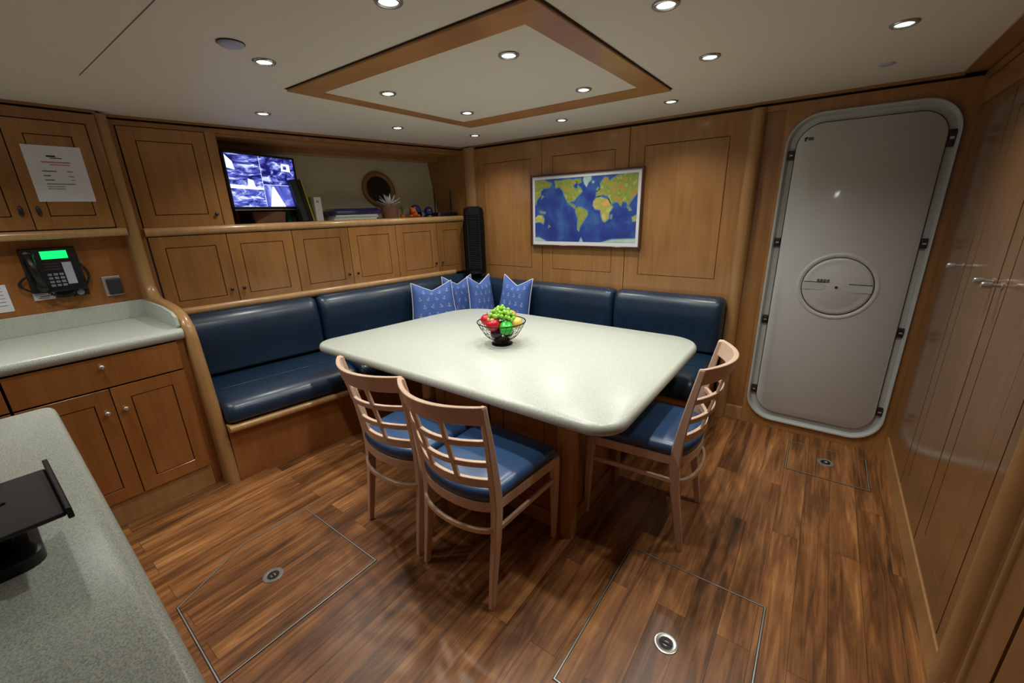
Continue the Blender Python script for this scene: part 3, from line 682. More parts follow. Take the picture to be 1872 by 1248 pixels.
# base board
fr = Lfront(.655, -.64, 2.20); bk = Lfront(.05, -.02, 2.20)
bm = B()
ring = [fr[0], fr[1], fr[2], bk[2], bk[1], bk[0]]
loft(bm, [[Vector((p.x, p.y, 0)) for p in ring], [Vector((p.x, p.y, .325)) for p in ring]])
obj('base_panel', bm, 'galley', bench)
bm = B(); fo = Lfront(.705, -.685, 2.215); fi = Lfront(.60, -.56, 2.215)
path = fo
def mitre_sweep(bm, outer, inner, z0, z1, n=8, mi=0):
    rings = []
    for po, pi_ in zip(outer, inner):
        h = (z1 - z0) / 2; dv = (pi_ - po); ring = [Vector((pi_.x, pi_.y, z0)), Vector((pi_.x, pi_.y, z1))]
        for k in range(n + 1):
            a = math.radians(90 - 180 * k / n); e = dv.normalized() * (h * .9 * (1 - math.cos(a)))
            ring.append(Vector((po.x + e.x, po.y + e.y, (z0 + z1) / 2 + h * math.sin(a))))
        rings.append(ring)
    loft(bm, rings, mi=mi)
mitre_sweep(bm, fo, fi, .322, .362)
obj('seat_nosing', bm, 'trim', bench, smooth=True)
# cushions: cross-section swept (d outward, z)
def cushion(bm, pa, pb, section):
    """pa,pb functions d->point(x,y) at both ends; section list of (d,z). ends are rounded by shrinking"""
    K = 22; rings = []
    n = len(section); cd_ = sum(s[0] for s in section) / n; cz_ = sum(s[1] for s in section) / n
    for i in range(K + 1):
        t_ = i / K; e = .022
        Ltot = (pb(cd_) - pa(cd_)).length; dist = min(t_, 1 - t_) * Ltot
        k = 1 if dist > e else math.sqrt(max(0, 1 - (1 - dist / e) ** 2))
        shrink = .80 + .20 * k
        rings.append([(lambda dd, zz: (lambda P: Vector((P.x, P.y, zz)))(pa(dd).lerp(pb(dd), t_)))(cd_ + (d_ - cd_) * shrink, cz_ + (z - cz_) * shrink) for d_, z in section])
    loft(bm, rings)
def ts(K=22):
    pass
seat_sec = [(.03, .362), (.03, .47), (.10, .495), (.25, .508), (.45, .512), (.58, .508), (.65, .495), (.688, .465), (.702, .425), (.698, .385), (.68, .363)]
back_sec = [(.0, .50), (.0, .905), (.03, .915), (.07, .90), (.105, .865), (.125, .81), (.132, .73), (.13, .62), (.125, .53), (.12, .50)]
def Aend(s): return lambda d_: Ap(Send(d_) if s == S0 else s, d_)
def Acorner(d_):
    y = -d_; s_ = (-y - math.sin(AA) * d_) / math.cos(AA); return Ap(s_, d_)
def Bend(x): return lambda d_: Vector((x, -d_, 0))
def warp_t(bm_fn): pass
def make_cushion(name, pa, pb, sec, seamed=False):
    bm = B()
    Ltot = (pb(.4) - pa(.4)).length
    tsv = sorted(set([0, .008 / Ltot, .02 / Ltot, .035 / Ltot, .05 / Ltot] + [i / 14 for i in range(1, 14)] + [1 - .05 / Ltot, 1 - .035 / Ltot, 1 - .02 / Ltot, 1 - .008 / Ltot, 1]))
    n = len(sec); cd_ = sum(s[0] for s in sec) / n; cz_ = sum(s[1] for s in sec) / n; rings = []
    for t_ in tsv:
        dist = min(t_, 1 - t_) * Ltot; k = 1 if dist > .05 else math.sqrt(max(0, 1 - (1 - dist / .05) ** 2)); 
        R_ = []
        for d_, z in sec:
            dd = d_ - (.045 * (1 - k) if d_ > cd_ else 0); zz = z - (.035 * (1 - k) if z > cz_ else 0)
            P = pa(dd).lerp(pb(dd), t_); R_.append(Vector((P.x, P.y, zz)))
        rings.append(R_)
    loft(bm, rings)
    o = obj(name, bm, 'leather', bench, smooth='all')
    sb = o.modifiers.new('soft', 'SUBSURF'); sb.levels = 1; sb.render_levels = 2
    return o
make_cushion('seat_cushion', Aend(S0), Aend(1.51), seat_sec)
make_cushion('seat_cushion', Aend(1.505), Acorner, seat_sec)
make_cushion('seat_cushion', Acorner, Bend(1.41), seat_sec)
make_cushion('seat_cushion', Bend(1.415), Bend(2.21), seat_sec)
make_cushion('back_cushion', Aend(S0), Aend(1.51), back_sec)
make_cushion('back_cushion', Aend(1.505), Acorner, back_sec)
bB = [(.0, .50), (.0, .870), (.03, .888), (.09, .888), (.135, .865), (.155, .81), (.16, .72), (.155, .62), (.15, .53), (.15, .50)]
make_cushion('back_cushion', Acorner, Bend(1.44), bB)
make_cushion('back_cushion', Bend(1.445), Bend(2.215), bB)
# stitched seams along the seats
bm = B(); tube(bm, [Ap(2.27, .45, .5135), Ap(2.0, .45, .5145), Ap(1.55, .45, .5135)], .0022, n=6); tube(bm, [Ap(1.47, .45, .5135), Ap(1.1, .45, .5145), Ap(.6, .45, .5135)], .0022, n=6)
tube(bm, [(.5, -.45, .5135), (1.38, -.45, .5135)], .0022, n=6); tube(bm, [(1.46, -.45, .5135), (2.15, -.45, .5135)], .0022, n=6); obj('stitching', bm, 'leather', bench)
# cap rail above the hull-side back cushions
bm = B(); nosing(bm, -2.41, -.16, -.021, -.035, .905, .955)
obj('cap_rail', bm, 'trim', bench, loc=A_LOC, rz=A_RZ, smooth=True)
bm = B(); box(bm, -2.385, -.0, .0, .05, .40, .905); obj('back_board', bm, 'groove', bench, loc=A_LOC, rz=A_RZ)

# ================================================================= pillows
def pillow(label, loc, rz, lean, hw=.2, hh=.215, roll=0.0, dip=.062):
    t = thing('throw_pillow', label, 'pillow', loc, rz, 'throw pillows in the corner of the seat')
    n = 22; bm = B()
    def sf(a, b_, side):
        ear = 1 - .05 * (1 - b_ * b_) - .08 * b_
        x = a * hw * ear; z = b_ * hh * (1 - .09 * (1 - a * a))
        if b_ > 0: z -= dip * (b_ ** 2) * (1 - abs(a)) ** 1.1
        th = .072 * ((1 - a ** 4) * (1 - b_ ** 4)) ** .6
        return Vector((x, side * th, z + hh))
    for side in (-1, 1):
        g = {}
        for i in range(n + 1):
            for j in range(n + 1):
                g[i, j] = bm.verts.new(sf(2 * i / n - 1, 2 * j / n - 1, side))
        for i in range(n):
            for j in range(n): bm.faces.new((g[i, j], g[i + 1, j], g[i + 1, j + 1], g[i, j + 1]))
    bmesh.ops.remove_doubles(bm, verts=bm.verts, dist=.0004)
    # printed anchors follow the cloth
    def sq(a, b_): return sf(a, b_, -1) + Vector((0, -.0015, 0))
    def bar(a0, b0, a1, b1, w):
        dx, dz_ = a1 - a0, b1 - b0; L_ = math.hypot(dx, dz_); nx, nz = -dz_ / L_ * w, dx / L_ * w
        fc = bm.faces.new([bm.verts.new(sq(*p)) for p in ((a0 + nx, b0 + nz), (a1 + nx, b1 + nz), (a1 - nx, b1 - nz), (a0 - nx, b0 - nz))]); fc.material_index = 1
    rnd = random.Random(hash(label) % 1000 if False else len(label))
    for i in range(5):
        for j in range(5):
            a = -.78 + .39 * i + (.1 if j % 2 else -.1); b_ = -.76 + .36 * j; th = rnd.uniform(-.5, .5); s_ = .088
            if abs(a) > .86: continue
            def R(px_, pz_): return (a + s_ * (px_ * math.cos(th) - pz_ * math.sin(th)), b_ + s_ * (px_ * math.sin(th) + pz_ * math.cos(th)))
            bar(*R(0, -1), *R(0, 1), .011); bar(*R(-.5, .5), *R(.5, .5), .010)
            pr = R(-.85, -.2)
            for k in range(1, 5):
                an = math.pi * k / 4; nx_ = R(-.85 * math.cos(an), -.2 - .8 * math.sin(an)); bar(*pr, *nx_, .010); pr = nx_
    body = obj('cover', bm, ['fabric', 'motif'], t, smooth='all', rot=(lean, roll, 0))
    bm = B(); per = [sf(-1 + 2 * k / n, -1, 1) for k in range(n)] + [sf(1, -1 + 2 * k / n, 1) for k in range(n)] + [sf(1 - 2 * k / n, 1, 1) for k in range(n)] + [sf(-1, 1 - 2 * k / n, 1) for k in range(n)]
    tube(bm, per, .0045, n=6, loop=True); obj('piping', bm, 'piping', t, smooth='all', rot=(lean, roll, 0))
    return t
pillow('blue anchor-print pillow, leftmost and largest of the four on the corner seat', (.048, -.678, .515), A_RZ - math.radians(24), -.22, hw=.19, hh=.205)
pillow('blue anchor-print pillow tucked deepest in the corner behind the leftmost one', (.055, -.37, .515), math.radians(60), -.15, hw=.15, hh=.21)
pillow('blue anchor-print pillow, third from the left, narrow in view behind the fruit bowl', (.275, -.30, .515), math.radians(72), -.15, hw=.125, hh=.215)
pillow('blue anchor-print pillow with the tallest pointed ear, rightmost, against the back wall seat', (.585, -.30, .515), math.radians(10), -.20, hw=.145, hh=.22, roll=.10)

# ================================================================= dining table
t = thing('dining_table', 'large pale speckled dining table with rounded corners on a wooden pedestal', 'table', (1.2, -1.2, 0))
def tl(pts): return [(x - 1.2, y + 1.2) for x, y in pts]
def corner(p, a, b_, rad, n=8):
    """round corner p between directions to a and b"""
    P, Aa, Bb = Vector(p), Vector(a), Vector(b_); da = (Aa - P).normalized(); db = (Bb - P).normalized()
    ang_ = da.angle(db); dd = rad / math.tan(ang_ / 2); s_, e_ = P + da * dd, P + db * dd; c = P + (da + db).normalized() * (rad / math.sin(ang_ / 2))
    v0, v1 = s_ - c, e_ - c; out = []
    a0 = math.atan2(v0.y, v0.x); a1 = math.atan2(v1.y, v1.x)
    while a1 - a0 > math.pi: a1 -= 2 * math.pi
    while a1 - a0 < -math.pi: a1 += 2 * math.pi
    return [(c.x + rad * math.cos(a0 + (a1 - a0) * k / n), c.y + rad * math.sin(a0 + (a1 - a0) * k / n)) for k in range(n + 1)]
tc_ = [(.195, -1.878), (2.205, -1.878), (2.205, -.592), (.40, -.592)]
outl = []
for i, rad in enumerate((.11, .13, .17, .30)): outl += corner(tc_[i], tc_[i - 1], tc_[(i + 1) % 4], rad, 10)
def inset(pts, e):
    n = len(pts); out = []
    for i in range(n):
        a, b_ = Vector(pts[i - 1]), Vector(pts[(i + 1) % n]); tt = (b_ - a).normalized(); out.append((pts[i][0] - tt.y * e, pts[i][1] + tt.x * e))
    return out
bm = B(); rings = []
for e, z in ((.03, .690), (.012, .692), (.003, .699), (0, .712), (.003, .727), (.010, .736), (.02, .740)):
    rings.append([(x, y, z) for x, y in inset(tl(outl), e)])
loft(bm, rings); obj('tabletop', bm, 'stone', t, smooth=True)
bx0, bx1, by0, by1 = 1.02, 1.90, -1.655, -1.13
bm = B(); box(bm, bx0 - 1.2, bx1 - 1.2, by0 + 1.2, by1 + 1.2, .0, .69); 
obj('pedestal', bm, ['galley'], t)
for (fx0, fx1) in ((bx0 + .045, (bx0 + bx1) / 2 - .01), ((bx0 + bx1) / 2 + .01, bx1 - .045)):
    bm = B(); panel_door(bm, fx0 - 1.2, fx1 - 1.2, .09, .66, fr=.07, t=.012, y=by0 + 1.2); obj('pedestal_panel', bm, ['galley', 'line'], t)
bm = B(); box(bm, bx0 - 1.2, bx1 - 1.2, by0 + 1.2 - .014, by0 + 1.2, 0, .085); box(bm, bx1 - 1.2, bx1 - 1.2 + .014, by0 + 1.2, by1 + 1.2, 0, .085); obj('plinth', bm, 'cherry', t, bevel=.002)
for px_, py_ in ((bx1, by0), (bx0, by0), (bx1, by1), (bx0, by1)):
    bm = B(); cx_, cy_ = px_ - 1.2, py_ + 1.2; pts = []
    for k in range(48):
        a = 2 * math.pi * k / 48; c_, s_ = math.cos(a), math.sin(a); R_ = .040 / max(abs(c_), abs(s_)) ** .75 * (1 - .05 * (1 if (k % 6) == 0 else 0)); pts.append((cx_ + R_ * c_, cy_ + R_ * s_, 0))
    prism(bm, pts, (0, 0, .688)); obj('corner_post', bm, 'cherry_rail', t, smooth=True)

# ================================================================= chairs
def make_chair():
    t = thing('dining_chair', 'chair', 'chair')
    # local: +y forward, rear feet at y=0
    HW = .205
    # seat outline (D shape): rear arc bulging to -y
    def dshape(hw, y_front, y_side, bulge, n=14, rf=.03):
        pts = []
        for k in range(n + 1):
            a = math.pi * k / n; pts.append((-hw * .97 * math.cos(a), y_side - bulge * math.sin(a)))
        pts += corner((hw * 1.06, y_front), (hw, y_side), (-hw * 1.06, y_front), rf, 4) + corner((-hw * 1.06, y_front), (hw * 1.06, y_front), (-hw, y_side), rf, 4)
        return pts
    # cushion
    bm = B(); o_ = dshape(.208, .44, .07, .085); rings = []
    cyy = .21
    for k_, z in ((.95, .468), (.995, .476), (1.005, .490), (.985, .506), (.92, .518), (.78, .525), (.5, .529), (.2, .530)):
        rings.append([(x * k_, cyy + (y - cyy) * k_, z) for x, y in o_])
    loft(bm, rings); obj('seat', bm, 'chairleather', t, smooth='all')
    # seat frame: bent band
    bm = B(); fr_ = dshape(.206, .435, .07, .085)
    io = inset(fr_, .02); loft(bm, [[(x, y, .468) for x, y in fr_], [(x, y, .425) for x, y in fr_], [(x, y, .425) for x, y in io], [(x, y, .468) for x, y in io]], loop=True)
    obj('seat_frame', bm, 'chair', t, smooth=True, bevel=.002)
    # rear legs running up into the back posts
    for sx in (-1, 1):
        bm = B()
        cen = [(.192, .000, 0), (.190, .022, .15), (.190, .045, .30), (.191, .055, .42), (.193, .052, .50), (.199, .035, .62), (.206, .012, .75), (.211, -.010, .86), (.212, -.014, .885)]
        wx = [.021, .024, .028, .030, .030, .026, .024, .022, .022]; wy = [.026, .032, .038, .042, .042, .036, .030, .026, .024]
        rings = [[(sx * x + a * w_ / 2, y + b_ * d_ / 2, z) for a, b_ in ((-1, -1), (1, -1), (1, 1), (-1, 1))] for (x, y, z), w_, d_ in zip(cen, wx, wy)]
        loft(bm, rings); o = obj('rear_leg', bm, 'chair', t, smooth=True, bevel=.004)
        bm = B(); cen = [(.180, .462, 0), (.190, .452, .2), (.200, .438, .40), (.202, .434, .462)]; w_ = [.022, .028, .034, .034]
        rings = [[(sx * x + a * w / 2, y + b_ * w / 2, z) for a, b_ in ((-1, -1), (1, -1), (1, 1), (-1, 1))] for (x, y, z), w in zip(cen, w_)]
        loft(bm, rings); obj('front_leg', bm, 'chair', t, smooth=True, bevel=.004)
    def posty(z):   # y and half width of the post centre at height z
        P_ = [(.42, .191, .055), (.50, .193, .052), (.62, .199, .035), (.75, .206, .012), (.86, .211, -.010), (.9, .212, -.015)]
        for (z0, x0, y0), (z1, x1, y1) in zip(P_, P_[1:]):
            if z <= z1: k = (z - z0) / (z1 - z0); return x0 + (x1 - x0) * k, y0 + (y1 - y0) * k
        return .212, -.015
    def arc(z, bow, n=14, ext=0):
        hw, y0 = posty(z); hw += ext
        return [(-hw + 2 * hw * k / n, y0 - bow * (1 - (2 * k / n - 1) ** 2), z) for k in range(n + 1)]
    # crest rail: tall curved board, ends level, sweeping a bit up at the ends
    bm = B(); rings = []; n = 18
    for k in range(n + 1):
        x = -1 + 2 * k / n; hw, yb = posty(.85); bow = .088; zt = .888; zb = .815 + .004 * (1 - x * x)
        yt = posty(.885)[1] - bow * (1 - x * x); yy = posty(.815)[1] - bow * .93 * (1 - x * x); X_ = x * (.222); Xb = x * (.216); th = .010
        rings.append([(X_, yt - th, zt), (X_, yt + th, zt), (Xb, yy + th, zb), (Xb, yy - th, zb)])
    loft(bm, rings); obj('crest_rail', bm, 'chair', t, smooth=True, bevel=.003)
    for z, bow, h_ in ((.735, .078, .022), (.640, .070, .022), (.552, .062, .036)):
        bm = B(); strip(bm, arc(z, bow), .015, h_); obj('back_slat', bm, 'chair', t, smooth=True, bevel=.002)
    for fx in (-.34, .34):
        bm = B(); pth = []
        for z, bow in ((.552, .062), (.640, .070), (.735, .078), (.82, .084)):
            hw, y0 = posty(z); pth.append((fx * hw, y0 - bow * (1 - fx * fx), z))
        strip(bm, pth, .022, .012, upv=(0, 1, 0)); obj('back_spindle', bm, 'chair', t, smooth=True, bevel=.002)
    # bent hoop stretcher
    bm = B(); pth = [(-.193, .44, .335), (-.198, .25, .345)]
    for k in range(13): a = math.pi * k / 12; pth.append((-.198 * math.cos(a), .06 - .085 * math.sin(a), .348))
    pth += [(.198, .25, .345), (.193, .44, .335)]
    strip(bm, pth, .014, .022); obj('hoop_stretcher', bm, 'chair', t, smooth=True, bevel=.003)
    return t
ch1 = make_chair(); ch1['group'] = 'dining chairs around the table'
ch1.location = (1.666, -2.172, 0); ch1.rotation_euler = (0, 0, math.radians(-2)); ch1['label'] = 'beech lattice-back chair nearest the camera, navy seat pushed under the table front'
ch2 = copy_tree(ch1); ch2.location = (1.222, -2.150, 0); ch2.rotation_euler = (0, 0, math.radians(-2)); ch2['label'] = 'beech lattice-back chair left of the nearest chair, at the left of the table front'
ch3 = copy_tree(ch1); ch3.location = (2.366, -1.275, 0); ch3.rotation_euler = (0, 0, math.radians(92)); ch3['label'] = 'beech lattice-back chair standing alone at the right end of the table, facing left'

# ================================================================= fruit bowl
BX, BY, BZ = 1.25, -1.28, .740
t = thing('fruit_bowl', 'dark wire fruit bowl full of fruit in the middle of the table', 'bowl', (BX, BY, BZ))
def bowl_r(z): return .046 + .094 * math.sqrt(max(0, (z - .03) / .105)) if z > .03 else .046
bm = B()
def circ(rad, z, n=40): return [(rad * math.cos(2 * math.pi * j / n), rad * math.sin(2 * math.pi * j / n), z) for j in range(n)]
tube(bm, circ(.140, .135), .0032, loop=True)
for z in (.055, .085, .112): tube(bm, circ(bowl_r(z), z), .0011, n=5, loop=True)
for k in range(28):
    a = 2 * math.pi * k / 28; tube(bm, [(bowl_r(z) * math.cos(a + (z - .03) * 2.0), bowl_r(z) * math.sin(a + (z - .03) * 2.0), z) for z in (.03, .036, .048, .066, .09, .112, .135)], .0011, n=5)
obj('wire_body', bm, 'wire', t, smooth='all')
bm = B(); lathe(bm, [(.0001, 0), (.062, 0), (.062, .006), (.05, .012), (.046, .03), (.0001, .031)]); obj('foot', bm, 'wire', t, smooth=True)
bm = B(); lathe(bm, [(.0001, 0), (.086, 0), (.088, .003), (.0001, .0035)], c=(BX, BY, BZ)); tag(obj('coaster', bm, 'stone', smooth=True), 'round pale mat under the fruit bowl', 'mat')
t.location.z = BZ + .0035
def fruit_mesh(rx, rz, dimple=.2, n=20, m=14, lobes=0):
    bm = B(); rings = []
    for i in range(m + 1):
        th = math.pi * i / m; R_ = math.sin(th); z = -math.cos(th)
        if z > .55: z -= (z - .55) * dimple * 2.2 * (1 - R_)
        rings.append([(max(.0005, rx * R_ * (1 + lobes * .06 * math.cos(4 * a))) * math.cos(a), max(.0005, rx * R_ * (1 + lobes * .06 * math.cos(4 * a))) * math.sin(a), rz * z) for a in [2 * math.pi * j / n for j in range(n)]])
    loft(bm, rings, cap=False); return bm
def fruit(name, label, cat, mat, off, rx, rz, stem=True, grp=None, lobes=0, rot=(0, 0, 0)):
    # off in camera-facing axes: x right in view, y away, z up
    o = obj(name, fruit_mesh(rx, rz, lobes=lobes), mat, loc=(BX + off[0] * .8 - off[1] * .6, BY + off[0] * .6 + off[1] * .8, BZ + .0035 + off[2]), smooth='all', rot=rot)
    tag(o, label, cat, grp)
    if stem:
        bm = B(); tube(bm, [(0, 0, rz * .72), (.003, 0, rz * .72 + .02)], .0016, n=6); obj('stem', bm, 'stem', o)
    return o
fruit('apple', 'shiny red apple at the front left of the bowl', 'fruit', 'apple', (-.048, -.045, .130), .043, .040, grp='fruit in the bowl', rot=(.5, -.2, 0))
fruit('apple', 'red apple at the far left of the bowl, behind the front one', 'fruit', 'apple', (-.084, .036, .137), .039, .037, grp='fruit in the bowl')
fruit('bell_pepper', 'bright green bell pepper at the front of the bowl', 'fruit', 'pepper', (.028, -.070, .112), .041, .042, grp='fruit in the bowl', lobes=1, rot=(.3, .3, 0))
fruit('lemon', 'pale yellow fruit at the right side of the bowl', 'fruit', 'lemon', (.082, -.01, .128), .040, .034, grp='fruit in the bowl', stem=False)
fruit('peach', 'orange peach behind the grapes on the right', 'fruit', 'peach', (.050, .055, .152), .040, .038, grp='fruit in the bowl')
fruit('plum', 'dark plum low in the bowl under the red apple', 'fruit', 'plum', (-.030, -.016, .070), .036, .034, grp='fruit in the bowl', stem=False)
fruit('plum', 'dark plum low in the bowl under the yellow fruit', 'fruit', 'plum', (.034, .014, .070), .036, .034, grp='fruit in the bowl', stem=False)
fruit('plum', 'dark plum in the centre of the bowl behind the pepper', 'fruit', 'plum', (.0, .0, .108), .034, .032, grp='fruit in the bowl', stem=False)
g = thing('grape_bunch', 'bunch of green grapes heaped on top of the fruit bowl', 'fruit', (BX, BY, BZ + .138)); g['group'] = 'fruit in the bowl'
rnd = random.Random(3); gi = 0; placed = []
while len(placed) < 75 and gi < 9000:
    gi += 1; x = rnd.uniform(-.075, .075); y = rnd.uniform(-.06, .065); zt = .078 - (x * x + y * y) * 11; z = rnd.uniform(.0, 1) ** .5 * zt + .012
    if x * x + y * y > .0062 or z < .010: continue
    if any((x - a) ** 2 + (y - b_) ** 2 + (z - c_) ** 2 < .0175 ** 2 for a, b_, c_ in placed): continue
    placed.append((x, y, z))
gm = None
for x, y, z in placed:
    X_, Y_ = x * .8 - y * .6, x * .6 + y * .8
    if gm is None:
        bm = B(); ball(bm, (0, 0, 0), .0115, .0115, .0130, n=12, m=8); o = obj('grape', bm, 'grape', g, smooth='all'); gm = o.data
    else:
        o = bpy.data.objects.new('grape', gm); COL.objects.link(o); o.parent = g
    o.location = (X_, Y_, z)
bm = B(); tube(bm, [(0, 0, .0), (.004, .002, .04), (-.006, .004, .085)], .0018, n=6); obj('stem', bm, 'stem', g)

# ================================================================= galley (wall facing +x)
GR = math.radians(90)      # local x -> +y, local y -> -x
def galley_cab(label, y0, y1):
    t = thing('base_cabinet', label, 'cabinet', (0, 0, 0), GR, 'galley base cabinets')
    bm = B(); box(bm, y0, y1, .0, .55, .13, .885); obj('cabinet_body', bm, 'groove', t)
    bm = B(); box(bm, y0, y1, -.004, .1, .0, .134); obj('kick_board', bm, 'post', t, bevel=.002)
    bm = B(); panel_door(bm, y0, y1, .732, .884, panel=False); dr = obj('drawer', bm, ['galley', 'line'], t, bevel=.001, seg=1); put_knob(dr, (y0 + y1) / 2, -.02, .84)
    ym = (y0 + y1) / 2
    for a, b_, kx in ((y0, ym, ym - .034), (ym, y1, ym + .034)):
        bm = B(); panel_door(bm, a, b_, .138, .728, fr=.064); dd = obj('door', bm, ['galley', 'line'], t, bevel=.0008, seg=1); put_knob(dd, kx, -.02, .612)
    return t
galley_cab('galley base cabinet with one wide drawer over two doors, beside the curved end post', -3.095, -2.484)
galley_cab('galley base cabinet cut off by the left edge, only a drawer sliver visible', -3.72, -3.100)
bm = B(); box(bm, -.5, -.002, -2.482, -2.446, 0, .89); struct(obj('trim_12', bm, 'galley'))
# worktop with bullnose and upstands
bm = B(); nosing(bm, -4.4, -2.446, .57, -.03, .888, .945, 10); t = thing('galley_worktop', 'pale speckled galley worktop with upstand along the left wall', 'countertop', (0, 0, 0), GR)
obj('worktop', bm, 'stone', t, smooth=True)
bm = B(); box(bm, -4.4, -2.446, .56, .573, .945, 1.045); obj('backsplash', bm, 'stone', t, bevel=.002)
bm = B(); prism(bm, [(-2.460, .56, .945), (-2.460, .01, .945), (-2.460, -.002, .96), (-2.460, .01, 1.005), (-2.460, .06, 1.025), (-2.460, .2, 1.04), (-2.460, .56, 1.045)], (.014, 0, 0)); obj('side_splash', bm, 'stone', t)
# upper cabinets
def upper(label, y0, y1):
    t = thing('upper_cabinet', label, 'cabinet', (-.5, 0, 0), GR, 'galley upper cabinets')
    bm = B(); box(bm, y0, y1, 0.0, .07, 1.461, 1.977); obj('cabinet_body', bm, 'groove', t)
    ym = (y0 + y1) / 2
    for a, b_, kx in ((y0, ym, ym - .030), (ym, y1, ym + .030)):
        bm = B(); panel_door(bm, a, b_, 1.463, 1.975, fr=.062); dd = obj('door', bm, ['cherry', 'line'], t, bevel=.0008, seg=1)
        bm = B(); ball(bm, (0, 0, 0), .009, .006, .026, n=12, m=8); obj('pull', bm, 'darksteel', dd, loc=(kx, -.026, 1.553), smooth='all')
    return t
upper('galley upper cabinet with a white notice on its right door', -3.085, -2.486)
bm = B(); nosing(bm, -4.4, -2.446, .07, -.03, 1.417, 1.460); tag(obj('cabinet_rail', bm, 'trim', loc=(-.5, 0, 0), rz=GR, smooth=True), 'rounded pale wooden rail under the galley upper cabinet', 'rail')
# notice on the door
def sheet(label, y0, y1, z0, z1, x, lines, tilt=0):
    t = thing('paper_notice', label, 'paper', (x, 0, 0), GR, None)
    bm = B(); prism(bm, [(y0, 0, z1), (y1, 0, z1), (y1, .0, z0), (y0, 0, z0)], (0, .001, 0)); obj('sheet', bm, 'paper', t)
    bm = B(); w = y1 - y0; h = z1 - z0
    for a, b_, zf, th, mi in lines: box(bm, y0 + a * w, y0 + b_ * w, -.0006, 0, z1 - zf * h - th * h, z1 - zf * h, mi)
    obj('print', bm, ['ink', 'inkred', 'inkteal', 'black2'], t); return t
sheet('white notice sheet taped to the right door of the galley upper cabinet', -2.742, -2.534, 1.598, 1.86, -.4790,
      [(.36, .52, .17, .03, 3), (.42, .62, .21, .015, 3), (.25, .74, .28, .022, 1), (.38, .72, .325, .018, 1), (.22, .46, .44, .022, 0), (.64, .74, .44, .022, 1), (.22, .34, .52, .022, 0), (.64, .74, .53, .018, 1), (.22, .38, .60, .02, 0), (.66, .74, .6, .015, 1), (.22, .72, .67, .02, 2), (.22, .52, .72, .014, 2), (.22, .52, .76, .014, 2)])
sheet('lined paper pinned to the galley backboard at the left edge, beside the phone', -3.12, -2.95, 1.075, 1.21, -.572, [(.1, .9, .1 + .13 * k, .02, 0) for k in range(6)])
sheet('small paper above the lined sheet at the left edge of the galley backboard', -3.10, -2.965, 1.222, 1.262, -.572, [(.1, .9, .4, .08, 0)])
# telephone
t = thing('desk_phone', 'black wall-mounted office phone with green lit display above the galley worktop', 'telephone', (-.575, 0, 0), GR)
bm = B(); prism(bm, [(-2.872, .0, 1.15), (-2.872, -.055, 1.15), (-2.872, -.03, 1.374), (-2.872, 0, 1.374)], (.205, 0, 0)); obj('body', bm, 'black', t, bevel=.006)
def ph(y, z, e=.001): return -(.055 + (z - 1.15) * (.03 - .055) / .224) - e
def pad(bm, y0, y1, z0, z1, e=.003, mi=0):
    loft(bm, [[(y0, ph(0, z0, 0), z0), (y1, ph(0, z0, 0), z0), (y1, ph(0, z1, 0), z1), (y0, ph(0, z1, 0), z1)], [(y0, ph(0, z0, e), z0), (y1, ph(0, z0, e), z0), (y1, ph(0, z1, e), z1), (y0, ph(0, z1, e), z1)]], mi=mi)
bm = B(); pad(bm, -2.800, -2.703, 1.318, 1.358, .002); obj('display', bm, 'lcd', t)
bm = B(); pad(bm, -2.735, -2.700, 1.185, 1.298); obj('label_strip', bm, 'label', t)
for rr_ in range(4):
    for cc in range(3):
        bm = B(); y = -2.800 + .0215 * cc; z = 1.178 + .0185 * rr_; pad(bm, y, y + .016, z, z + .012, .005); obj('key', bm, 'key', t, bevel=.001)
bm = B()
for rr_ in range(3): pad(bm, -2.80, -2.745, 1.262 + rr_ * .014, 1.269 + rr_ * .014, .003)
obj('function_keys', bm, 'black2', t)
bm = B(); ball(bm, (-2.848, -.075, 1.345), .023, .02, .026); ball(bm, (-2.832, -.085, 1.188), .024, .022, .028); tube(bm, [(-2.849, -.088, 1.35), (-2.842, -.105, 1.27), (-2.832, -.1, 1.19)], [.017, .016, .017]); obj('handset', bm, 'black', t, smooth='all')
bm = B(); cp = []
for k in range(160):
    a = k * .9; u_ = k / 159; base = Vector((-2.84 + .175 * u_, -.045 - .02 * math.sin(u_ * 3.1), 1.168 - .060 * math.sin(u_ * math.pi) + .035 * u_)); cp.append(base + Vector((.0, .007 * math.cos(a), .007 * math.sin(a))))
tube(bm, cp, .0022, n=5); 
cp = []
for k in range(110):
    a = k * .9; u_ = k / 109; base = Vector((-2.87 - .035 * math.sin(u_ * math.pi), -.03, 1.24 - .08 * u_)); cp.append(base + Vector((.006 * math.cos(a), .006 * math.sin(a), 0)))
tube(bm, cp, .0022, n=5)
cp = []
for k in range(110):
    a = k * .9; u_ = k / 109; base = Vector((-2.668 + .022 * math.sin(u_ * math.pi), -.03, 1.285 - .12 * u_)); cp.append(base + Vector((.006 * math.cos(a), .006 * math.sin(a), 0)))
tube(bm, cp, .0022, n=5)
obj('coiled_cord', bm, 'black', t, smooth='all')
sheet('white card with red scribbles on the backboard under the phone', -2.873, -2.795, 1.112, 1.150, -.568, [(.1, .6, .2, .1, 1), (.3, .9, .45, .1, 3), (.2, .7, .7, .1, 1)])
t = thing('wall_intercom', 'black intercom box with a round knob mounted under the phone', 'intercom', (-.575, 0, 0), GR)
bm = B(); box(bm, -2.79, -2.665, -.03, 0, 1.115, 1.15); obj('body', bm, 'black', t, bevel=.003)
bm = B(); disc(bm, (-2.70, -.038, 1.134), .015, .008); obj('dial', bm, 'key', t)
t = thing('power_socket', 'black power socket plate on the galley backboard right of the phone', 'socket', (-.575, 0, 0), GR)
